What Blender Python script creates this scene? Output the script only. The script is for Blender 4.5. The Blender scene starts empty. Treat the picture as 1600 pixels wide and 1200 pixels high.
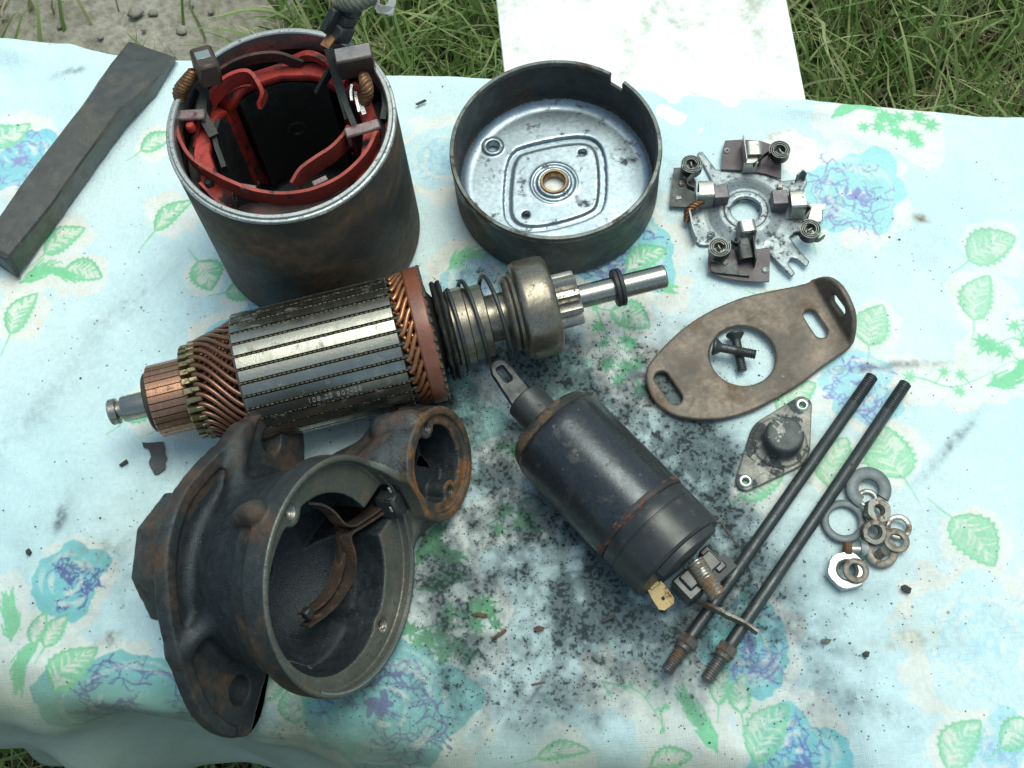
import bpy, math, random
import numpy as np
from mathutils import Vector, Matrix, noise as mnoise
R = math.radians; PI = math.pi
random.seed(4); rng = np.random.default_rng(4)
sc = bpy.context.scene
CM = 0.01                                   # everything below is written in centimetres

# ------------------------------------------------------------------ camera
F, TH, RO, CH = 2065.0, 0.408, -0.117, 45.605
_fw = np.array([0, math.sin(TH), -math.cos(TH)]); _up = np.array([0, math.cos(TH), math.sin(TH)]); _rt = np.array([1., 0, 0])
_c, _s = math.cos(RO), math.sin(RO)
cam_d = bpy.data.cameras.new('camera'); cam = bpy.data.objects.new('camera', cam_d)
sc.collection.objects.link(cam); sc.camera = cam
cam_d.sensor_width = 36; cam_d.lens = F/1600*36; cam_d.clip_start = 0.01; cam_d.clip_end = 500
_rr = _c*_rt+_s*_up; _pp = -_s*_rt+_c*_up
cam.matrix_world = Matrix(((_rr[0], _pp[0], -_fw[0], 0), (_rr[1], _pp[1], -_fw[1], 0), (_rr[2], _pp[2], -_fw[2], CH*CM), (0, 0, 0, 1)))
sc.render.resolution_x = 1024; sc.render.resolution_y = 768

# ------------------------------------------------------------------ sky, sun, exposure
SUN_EL, SUN_AZ = 74, 40                     # azimuth measured from +X, counter-clockwise
w = bpy.data.worlds.new('World'); sc.world = w; w.use_nodes = True
wn = w.node_tree; wn.nodes.clear()
sky = wn.nodes.new('ShaderNodeTexSky'); sky.sky_type = 'NISHITA'; sky.sun_disc = False
sky.sun_elevation = R(SUN_EL); sky.sun_rotation = R(90-SUN_AZ); sky.air_density = 1.0; sky.dust_density = 3.0; sky.ozone_density = 1.0
bgn = wn.nodes.new('ShaderNodeBackground'); bgn.inputs[1].default_value = 0.13
wo = wn.nodes.new('ShaderNodeOutputWorld')
tint = wn.nodes.new('ShaderNodeMix'); tint.data_type = 'RGBA'; tint.blend_type = 'MULTIPLY'; tint.inputs[0].default_value = 1; tint.inputs[7].default_value = (.98, 1.08, .90, 1)   # pale milky sky of a bright hazy day
wn.links.new(sky.outputs[0], tint.inputs[6]); wn.links.new(tint.outputs[2], bgn.inputs[0]); wn.links.new(bgn.outputs[0], wo.inputs[0])
sl = bpy.data.lights.new('sun', 'SUN'); sun = bpy.data.objects.new('sun', sl); sc.collection.objects.link(sun)
sl.energy = 1.5; sl.angle = R(34); sl.color = (0.92, 1.0, 0.93)
_sd = Vector((math.cos(R(SUN_EL))*math.cos(R(SUN_AZ)), math.cos(R(SUN_EL))*math.sin(R(SUN_AZ)), math.sin(R(SUN_EL))))
sun.rotation_euler = _sd.to_track_quat('Z', 'Y').to_euler(); sun.location = (0, 0, 3)
sc.view_settings.view_transform = 'Standard'; sc.view_settings.look = 'None'
sc.view_settings.exposure = 0.44; sc.view_settings.gamma = 1
sc.view_settings.use_curve_mapping = False

# ------------------------------------------------------------------ helpers
def at(x, y, h=0.0):
    """point (cm) at height h above the bench, from a position measured in the photograph"""
    u = (x-800)/F; v = -(y-600)/F
    d = _fw+(_c*u-_s*v)*_rt+(_s*u+_c*v)*_up
    return np.array([0, 0, CH])+d*((h-CH)/d[2])

def tag(o, label=None, cat=None, group=None, kind=None):
    if label: o['label'] = label
    if cat: o['category'] = cat
    if group: o['group'] = group
    if kind: o['kind'] = kind
    return o
def root(name, x, y, z=0, rz=0, label=None, cat=None, group=None):
    o = bpy.data.objects.new(name, None); sc.collection.objects.link(o); o.empty_display_size = 0.01
    o.location = (x*CM, y*CM, z*CM); o.rotation_euler = (0, 0, rz)
    return tag(o, label, cat, group)

class MB:
    def __init__(s): s.v = []; s.f = []
    def add(s, vs, fs, M=None):
        b = len(s.v)
        for p in vs:
            p = Vector(p)
            if M is not None: p = M @ p
            s.v.append((p.x, p.y, p.z))
        for f in fs: s.f.append([i+b for i in f])
        return s
    def box(s, cx, cy, cz, sx, sy, sz, M=None, bev=0.0):
        hx, hy, hz = sx/2, sy/2, sz/2; b = min(bev, hx*.9, hy*.9, hz*.9)
        if b <= 0:
            vs = [(cx+i*hx, cy+j*hy, cz+k*hz) for i in (-1, 1) for j in (-1, 1) for k in (-1, 1)]
            return s.add(vs, [(0, 1, 3, 2), (4, 6, 7, 5), (0, 4, 5, 1), (2, 3, 7, 6), (0, 2, 6, 4), (1, 5, 7, 3)], M)
        vs = []; idx = {}
        for i in (-1, 1):
            for j in (-1, 1):
                for k in (-1, 1):
                    for a in range(3):
                        q = [i*hx, j*hy, k*hz]; sg = (i, j, k)
                        for t in range(3):
                            if t != a: q[t] -= sg[t]*b
                        idx[(i, j, k, a)] = len(vs); vs.append((cx+q[0], cy+q[1], cz+q[2]))
        fs = []
        for a in range(3):
            o1, o2 = [t for t in range(3) if t != a]
            for sg in (-1, 1):
                quad = []
                for (p, q) in ((-1, -1), (1, -1), (1, 1), (-1, 1)):
                    k = [0, 0, 0]; k[a] = sg; k[o1] = p; k[o2] = q; quad.append(idx[(*k, a)])
                if (sg > 0) == (a == 1): quad.reverse()
                fs.append(quad)
        for a in range(3):
            o1, o2 = [t for t in range(3) if t != a]
            for p in (-1, 1):
                for q in (-1, 1):
                    k0 = [0, 0, 0]; k0[a] = -1; k0[o1] = p; k0[o2] = q; k1 = list(k0); k1[a] = 1
                    fs.append([idx[(*k0, o1)], idx[(*k1, o1)], idx[(*k1, o2)], idx[(*k0, o2)]])
        for i in (-1, 1):
            for j in (-1, 1):
                for k in (-1, 1): fs.append([idx[(i, j, k, a)] for a in range(3)])
        return s.add(vs, fs, M)
    def lathe(s, prof, seg=48, M=None, a0=0, a1=2*PI, close=False):
        """prof: [(r, z)] revolved round local Z"""
        full = abs(a1-a0-2*PI) < 1e-6; n = seg if full else seg+1
        vs = []; rings = []
        for r, z in prof:
            if r < 1e-6 and full: rings.append([len(vs)]); vs.append((0, 0, z))
            else:
                rings.append(list(range(len(vs), len(vs)+n)))
                for i in range(n):
                    a = a0+(a1-a0)*i/seg; vs.append((r*math.cos(a), r*math.sin(a), z))
        fs = []; m = len(prof); rng_ = range(m if close else m-1)
        for k in rng_:
            A, B = rings[k], rings[(k+1) % m]
            for i in range(seg):
                j = (i+1) % n if full else i+1
                if len(A) == 1 and len(B) == 1: continue
                if len(A) == 1: fs.append((A[0], B[i], B[j]))
                elif len(B) == 1: fs.append((A[i], A[j], B[0]))
                else: fs.append((A[i], A[j], B[j], B[i]))
        if not full and close:
            fs.append([rings[k][0] for k in range(m)]); fs.append([rings[k][-1] for k in range(m)][::-1])
        return s.add(vs, fs, M)
    def tube(s, pts, r, seg=8, M=None, up=None, closed=False, flat=None):
        """sweep a circle (or a flat w x h rectangle) along pts"""
        pts = [Vector(p) for p in pts]; n = len(pts); vs = []; fs = []
        prev = None
        for i, p in enumerate(pts):
            t = (pts[(i+1) % n]-pts[i-1]) if closed else (pts[min(i+1, n-1)]-pts[max(i-1, 0)])
            t.normalize()
            if up is not None: a = Vector(up).cross(t)
            elif prev is None: a = t.cross(Vector((0, 0, 1)) if abs(t.z) < .9 else Vector((1, 0, 0)))
            else: a = prev-t*prev.dot(t)
            if a.length < 1e-6: a = prev or Vector((1, 0, 0))
            a.normalize(); b = t.cross(a); prev = a
            rr = r[i] if isinstance(r, (list, tuple, np.ndarray)) else r
            if flat:
                w_, h_ = flat
                for (x, y) in ((-1, -1), (1, -1), (1, 1), (-1, 1)): vs.append(p+a*(x*w_/2)+b*(y*h_/2))
            else:
                for k in range(seg):
                    an = 2*PI*k/seg; vs.append(p+(a*math.cos(an)+b*math.sin(an))*rr)
        sg = 4 if flat else seg
        for i in range(n if closed else n-1):
            j = (i+1) % n
            for k in range(sg):
                l = (k+1) % sg; fs.append((i*sg+k, i*sg+l, j*sg+l, j*sg+k))
        if not closed: fs.append(list(range(sg))[::-1]); fs.append([(n-1)*sg+k for k in range(sg)])
        return s.add(vs, fs, M)
    def loft(s, secs, M=None):
        vs = [p for q in secs for p in q]; n = len(secs[0]); fs = []
        for i in range(len(secs)-1):
            for k in range(n):
                l = (k+1) % n; fs.append((i*n+k, i*n+l, (i+1)*n+l, (i+1)*n+k))
        fs.append(list(range(n))[::-1]); fs.append([(len(secs)-1)*n+k for k in range(n)])
        return s.add(vs, fs, M)
    def prism(s, poly, z0, z1, M=None, bev=0.0):
        n = len(poly)
        if bev > 0:
            c = np.mean(poly, 0); P = np.array(poly, float)
            d = P-c; l = np.linalg.norm(d, axis=1)[:, None]; Q = P-d/l*bev
            return s.loft([[(x, y, z0) for x, y in Q], [(x, y, z0+bev) for x, y in P], [(x, y, z1-bev) for x, y in P], [(x, y, z1) for x, y in Q]], M)
        return s.loft([[(x, y, z0) for x, y in poly], [(x, y, z1) for x, y in poly]], M)
    def mesh(s, name, sharp=38):
        me = bpy.data.meshes.new(name)
        me.from_pydata([(a*CM, b*CM, c*CM) for a, b, c in s.v], [], s.f)
        return finish(me, sharp)
    def obj(s, name, m, parent=None, sharp=38, rot=None, loc=None):
        return link(name, s.mesh(name, sharp), m, parent, rot, loc)

import bmesh
def finish(me, sharp=38):
    bm = bmesh.new(); bm.from_mesh(me); bmesh.ops.recalc_face_normals(bm, faces=bm.faces); bm.to_mesh(me); bm.free()
    me.polygons.foreach_set('use_smooth', [True]*len(me.polygons))
    if sharp is not None: me.set_sharp_from_angle(angle=R(sharp))
    me.update(); return me
def link(name, me, m, parent=None, rot=None, loc=None):
    o = bpy.data.objects.new(name, me); sc.collection.objects.link(o)
    if m is not None and not me.materials: me.materials.append(m)
    if parent: o.parent = parent
    if rot: o.rotation_euler = rot
    if loc: o.location = [c*CM for c in loc]
    return o
def T(x, y, z): return Matrix.Translation((x, y, z))
def RX(a): return Matrix.Rotation(a, 4, 'X')
def RY(a): return Matrix.Rotation(a, 4, 'Y')
def RZ(a): return Matrix.Rotation(a, 4, 'Z')

def bignp(name, V, Q, m, parent=None, sharp=None, loops=4):
    """large mesh from numpy arrays (V in cm)"""
    me = bpy.data.meshes.new(name); n = len(Q)
    me.vertices.add(len(V)); me.vertices.foreach_set('co', (V*CM).astype(np.float32).ravel())
    me.loops.add(n*loops); me.loops.foreach_set('vertex_index', Q.astype(np.int32).ravel())
    me.polygons.add(n); me.polygons.foreach_set('loop_start', np.arange(0, n*loops, loops, dtype=np.int32))
    me.polygons.foreach_set('use_smooth', np.ones(n, bool))
    me.update(calc_edges=True); me.validate()
    if sharp: me.set_sharp_from_angle(angle=R(sharp))
    return link(name, me, m, parent)

# ---- solids defined by a distance field, meshed with surface nets (castings, pressings, plates with holes)
def nets(fn, lo, hi, h):
    lo = np.array(lo, float); n = np.ceil((np.array(hi)-lo)/h).astype(int)+1
    X, Y, Z = np.meshgrid(*[lo[i]+h*np.arange(n[i], dtype=np.float32) for i in range(3)], indexing='ij', sparse=True)
    X = X.astype(np.float32); Y = Y.astype(np.float32); Z = Z.astype(np.float32)
    S = (fn(X, Y, Z)+np.zeros(n, np.float32)).astype(np.float32); I = S < 0
    c = np.zeros(np.array(n)-1, np.int8)
    for i in (0, 1):
        for j in (0, 1):
            for k in (0, 1): c += I[i:n[0]-1+i, j:n[1]-1+j, k:n[2]-1+k]
    act = np.argwhere((c > 0) & (c < 8)); ids = -np.ones(c.shape, np.int32); ids[tuple(act.T)] = np.arange(len(act))
    acc = np.zeros((len(act), 3)); cnt = np.zeros(len(act))
    cor = [(i, j, k) for i in (0, 1) for j in (0, 1) for k in (0, 1)]
    for a in cor:
        for ax in range(3):
            if a[ax] == 0:
                b = list(a); b[ax] = 1
                A = S[act[:, 0]+a[0], act[:, 1]+a[1], act[:, 2]+a[2]]; B = S[act[:, 0]+b[0], act[:, 1]+b[1], act[:, 2]+b[2]]
                m = (A < 0) != (B < 0); t = A[m]/(A[m]-B[m]); p = np.tile(np.array(a, float), (m.sum(), 1)); p[:, ax] = t
                acc[m] += p; cnt[m] += 1
    V = lo+(act+acc/cnt[:, None])*h
    Q = []
    for ax in range(3):
        o1, o2 = (ax+1) % 3, (ax+2) % 3
        sl0 = [slice(None)]*3; sl1 = [slice(None)]*3; sl0[ax] = slice(0, n[ax]-1); sl1[ax] = slice(1, n[ax])
        d = I[tuple(sl0)] != I[tuple(sl1)]
        e = np.argwhere(d); e = e[(e[:, o1] > 0) & (e[:, o2] > 0) & (e[:, o1] < n[o1]-1) & (e[:, o2] < n[o2]-1)]
        ins = I[tuple(e.T)]
        def g(a, b):
            q = e.copy(); q[:, o1] += a; q[:, o2] += b; return ids[tuple(q.T)]
        q = np.stack([g(-1, -1), g(0, -1), g(0, 0), g(-1, 0)], 1); q[~ins] = q[~ins][:, ::-1]; Q.append(q)
    return V, np.concatenate(Q)
mx, mn = np.maximum, np.minimum
def smin(a, b, k): h = np.clip(.5+.5*(b-a)/k, 0, 1); return b*(1-h)+a*h-k*h*(1-h)
def smax(a, b, k): return -smin(-a, -b, k)
def hyp(a, b): return np.sqrt(a*a+b*b)
def slab(z, a, b): return mx(a-z, z-b)
def cyl(X, Y, Z, r, z0, z1, cx=0, cy=0): return mx(hyp(X-cx, Y-cy)-r, slab(Z, z0, z1))
def rcyl(X, Y, Z, r, z0, z1, e, cx=0, cy=0):
    a = hyp(X-cx, Y-cy)-r+e; b = slab(Z, z0+e, z1-e)
    return mn(mx(a, b), 0)+hyp(mx(a, 0), mx(b, 0))-e
def bx(X, Y, Z, c, s, e=0):
    q = [np.abs(v-c[i])-s[i]/2+e for i, v in enumerate((X, Y, Z))]
    return mn(mx(q[0], mx(q[1], q[2])), 0)+np.sqrt(mx(q[0], 0)**2+mx(q[1], 0)**2+mx(q[2], 0)**2)-e
def poly2(X, Y, P):
    """signed distance to a 2-D polygon (negative inside)"""
    sh = np.broadcast(X, Y).shape; X = np.broadcast_to(X, sh); Y = np.broadcast_to(Y, sh)
    d = np.full(sh, 1e9, np.float32); ins = np.zeros(sh, bool); n = len(P)
    for i in range(n):
        (ax, ay), (bx_, by) = P[i], P[(i+1) % n]; ex, ey = bx_-ax, by-ay
        t = np.clip(((X-ax)*ex+(Y-ay)*ey)/(ex*ex+ey*ey+1e-12), 0, 1)
        d = mn(d, (X-ax-t*ex)**2+(Y-ay-t*ey)**2)
        cnd = ((ay > Y) != (by > Y)); 
        with np.errstate(divide='ignore', invalid='ignore'): xi = ax+(Y-ay)*ex/(ey if abs(ey) > 1e-12 else 1e-12)
        ins ^= cnd & (X < xi)
    return np.where(ins, -np.sqrt(d), np.sqrt(d))
def seg2(X, Y, a, b, r):
    ex, ey = b[0]-a[0], b[1]-a[1]; t = np.clip(((X-a[0])*ex+(Y-a[1])*ey)/(ex*ex+ey*ey), 0, 1)
    return hyp(X-a[0]-t*ex, Y-a[1]-t*ey)-r
def smooth_poly(P, it=2, closed=True):
    P = [tuple(map(float, p)) for p in P]
    for _ in range(it):
        Q = []; n = len(P)
        for i in range(n if closed else n-1):
            a, b = P[i], P[(i+1) % n]
            Q.append((.75*a[0]+.25*b[0], .75*a[1]+.25*b[1])); Q.append((.25*a[0]+.75*b[0], .25*a[1]+.75*b[1]))
        P = Q if closed else [P[0]]+Q+[P[-1]]
    return P
def curve3(P, n=24):
    """Catmull-Rom through points"""
    P = [np.array(p, float) for p in P]; P = [2*P[0]-P[1]]+P+[2*P[-1]-P[-2]]; out = []; m = len(P)-3
    for i in range(m):
        a, b, c, d = P[i:i+4]
        for k in range(max(2, n//m)):
            t = k/max(2, n//m); out.append(.5*((2*b)+(c-a)*t+(2*a-5*b+4*c-d)*t*t+(3*b-a-3*c+d)*t**3))
    out.append(P[-2]); return out

# ------------------------------------------------------------------ materials
def lin(c): return tuple((x/12.92 if x <= .04045 else ((x+.055)/1.055)**2.4) for x in c)
def mat(name, c1, c2=None, rough=.5, rough2=None, metal=0., sc1=1.5, rust=None, rust_amt=.5, rust_sc=.8, grime=None, grime_amt=.5, grime_sc=6,
        bump=.3, bsc=12, bdist=.0025, streak=None, spec=.5, coat=0., edge=.08, rust_rough=.85):
    m = bpy.data.materials.new(name); m.use_nodes = True; nt = m.node_tree; N = nt.nodes; L = nt.links
    b = N['Principled BSDF']; tc = N.new('ShaderNodeTexCoord'); mp = N.new('ShaderNodeMapping'); mp.inputs['Scale'].default_value = (100, 100, 100)
    oi = N.new('ShaderNodeObjectInfo'); ml = N.new('ShaderNodeMath'); ml.operation = 'MULTIPLY'; ml.inputs[1].default_value = 37.
    L.new(oi.outputs['Random'], ml.inputs[0]); cb = N.new('ShaderNodeCombineXYZ'); L.new(ml.outputs[0], cb.inputs[0]); L.new(ml.outputs[0], cb.inputs[1])
    L.new(cb.outputs[0], mp.inputs['Location']); L.new(tc.outputs['Object'], mp.inputs[0])
    def noise(scale, det=6, ro=.6, vec=None, dist=0):
        n = N.new('ShaderNodeTexNoise'); n.inputs['Scale'].default_value = scale; n.inputs['Detail'].default_value = det; n.inputs['Roughness'].default_value = ro
        n.inputs['Distortion'].default_value = dist; L.new(vec or mp.outputs[0], n.inputs['Vector']); return n.outputs['Fac']
    def ramp(f, a, b_):
        r = N.new('ShaderNodeMapRange'); r.inputs[1].default_value = a; r.inputs[2].default_value = b_; r.clamp = True; L.new(f, r.inputs[0]); return r.outputs[0]
    def mix(f, a, b_):
        x = N.new('ShaderNodeMix'); x.data_type = 'RGBA'; L.new(f, x.inputs[0])
        for k, v in ((6, a), (7, b_)):
            if isinstance(v, tuple): x.inputs[k].default_value = (*v[:3], 1)
            else: L.new(v, x.inputs[k])
        return x.outputs[2]
    def fmix(f, a, b_):
        x = N.new('ShaderNodeMix'); x.data_type = 'FLOAT'; L.new(f, x.inputs[0])
        for k, v in ((2, a), (3, b_)):
            if isinstance(v, (int, float)): x.inputs[k].default_value = v
            else: L.new(v, x.inputs[k])
        return x.outputs[0]
    c2 = c2 or tuple(x*.7 for x in c1); rough2 = rough+.12 if rough2 is None else rough2
    vec = None
    if streak:                                 # stretched grain along one local axis
        ms = N.new('ShaderNodeMapping'); ms.inputs['Scale'].default_value = streak; L.new(mp.outputs[0], ms.inputs[0]); vec = ms.outputs[0]
    f = ramp(noise(sc1, vec=vec), .36, .64); col = mix(f, c1, c2); ro = fmix(f, rough, rough2)
    fine = ramp(noise(sc1*9, 3), .3, .75); col = mix(fine, col, tuple(x*.8 for x in c2)); me_ = metal
    h = noise(bsc, 5, .65)
    if rust:
        rn = noise(rust_sc, 9, .68, dist=.3); a = .62-.30*rust_amt; rf = ramp(rn, a, a+edge)
        rc = mix(ramp(noise(rust_sc*7), .35, .65), rust, tuple(x*.45 for x in rust)); col = mix(rf, col, rc); ro = fmix(rf, ro, rust_rough); me_ = fmix(rf, metal, 0.)
    if grime:
        gn = noise(grime_sc, 8, .7); a = .66-.3*grime_amt; gf = ramp(gn, a, a+.1); col = mix(gf, col, grime); ro = fmix(gf, ro, .75)
        if not rust: me_ = fmix(gf, metal, metal*.3)
    L.new(col, b.inputs['Base Color']); L.new(ro, b.inputs['Roughness'])
    if isinstance(me_, float): b.inputs['Metallic'].default_value = me_
    else: L.new(me_, b.inputs['Metallic'])
    b.inputs['Specular IOR Level'].default_value = spec; b.inputs['Coat Weight'].default_value = coat; b.inputs['Coat Roughness'].default_value = .25
    if bump:
        bp = N.new('ShaderNodeBump'); bp.inputs['Strength'].default_value = bump; bp.inputs['Distance'].default_value = bdist*CM*10; L.new(h, bp.inputs['Height'])
        if rust:
            bp2 = N.new('ShaderNodeBump'); bp2.inputs['Strength'].default_value = .35; bp2.inputs['Distance'].default_value = .0002; L.new(rf, bp2.inputs['Height']); L.new(bp2.outputs[0], bp.inputs['Normal'])
        L.new(bp.outputs[0], b.inputs['Normal'])
    return m
RUST = (.16, .065, .028); DRUST = (.07, .035, .02)
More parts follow.
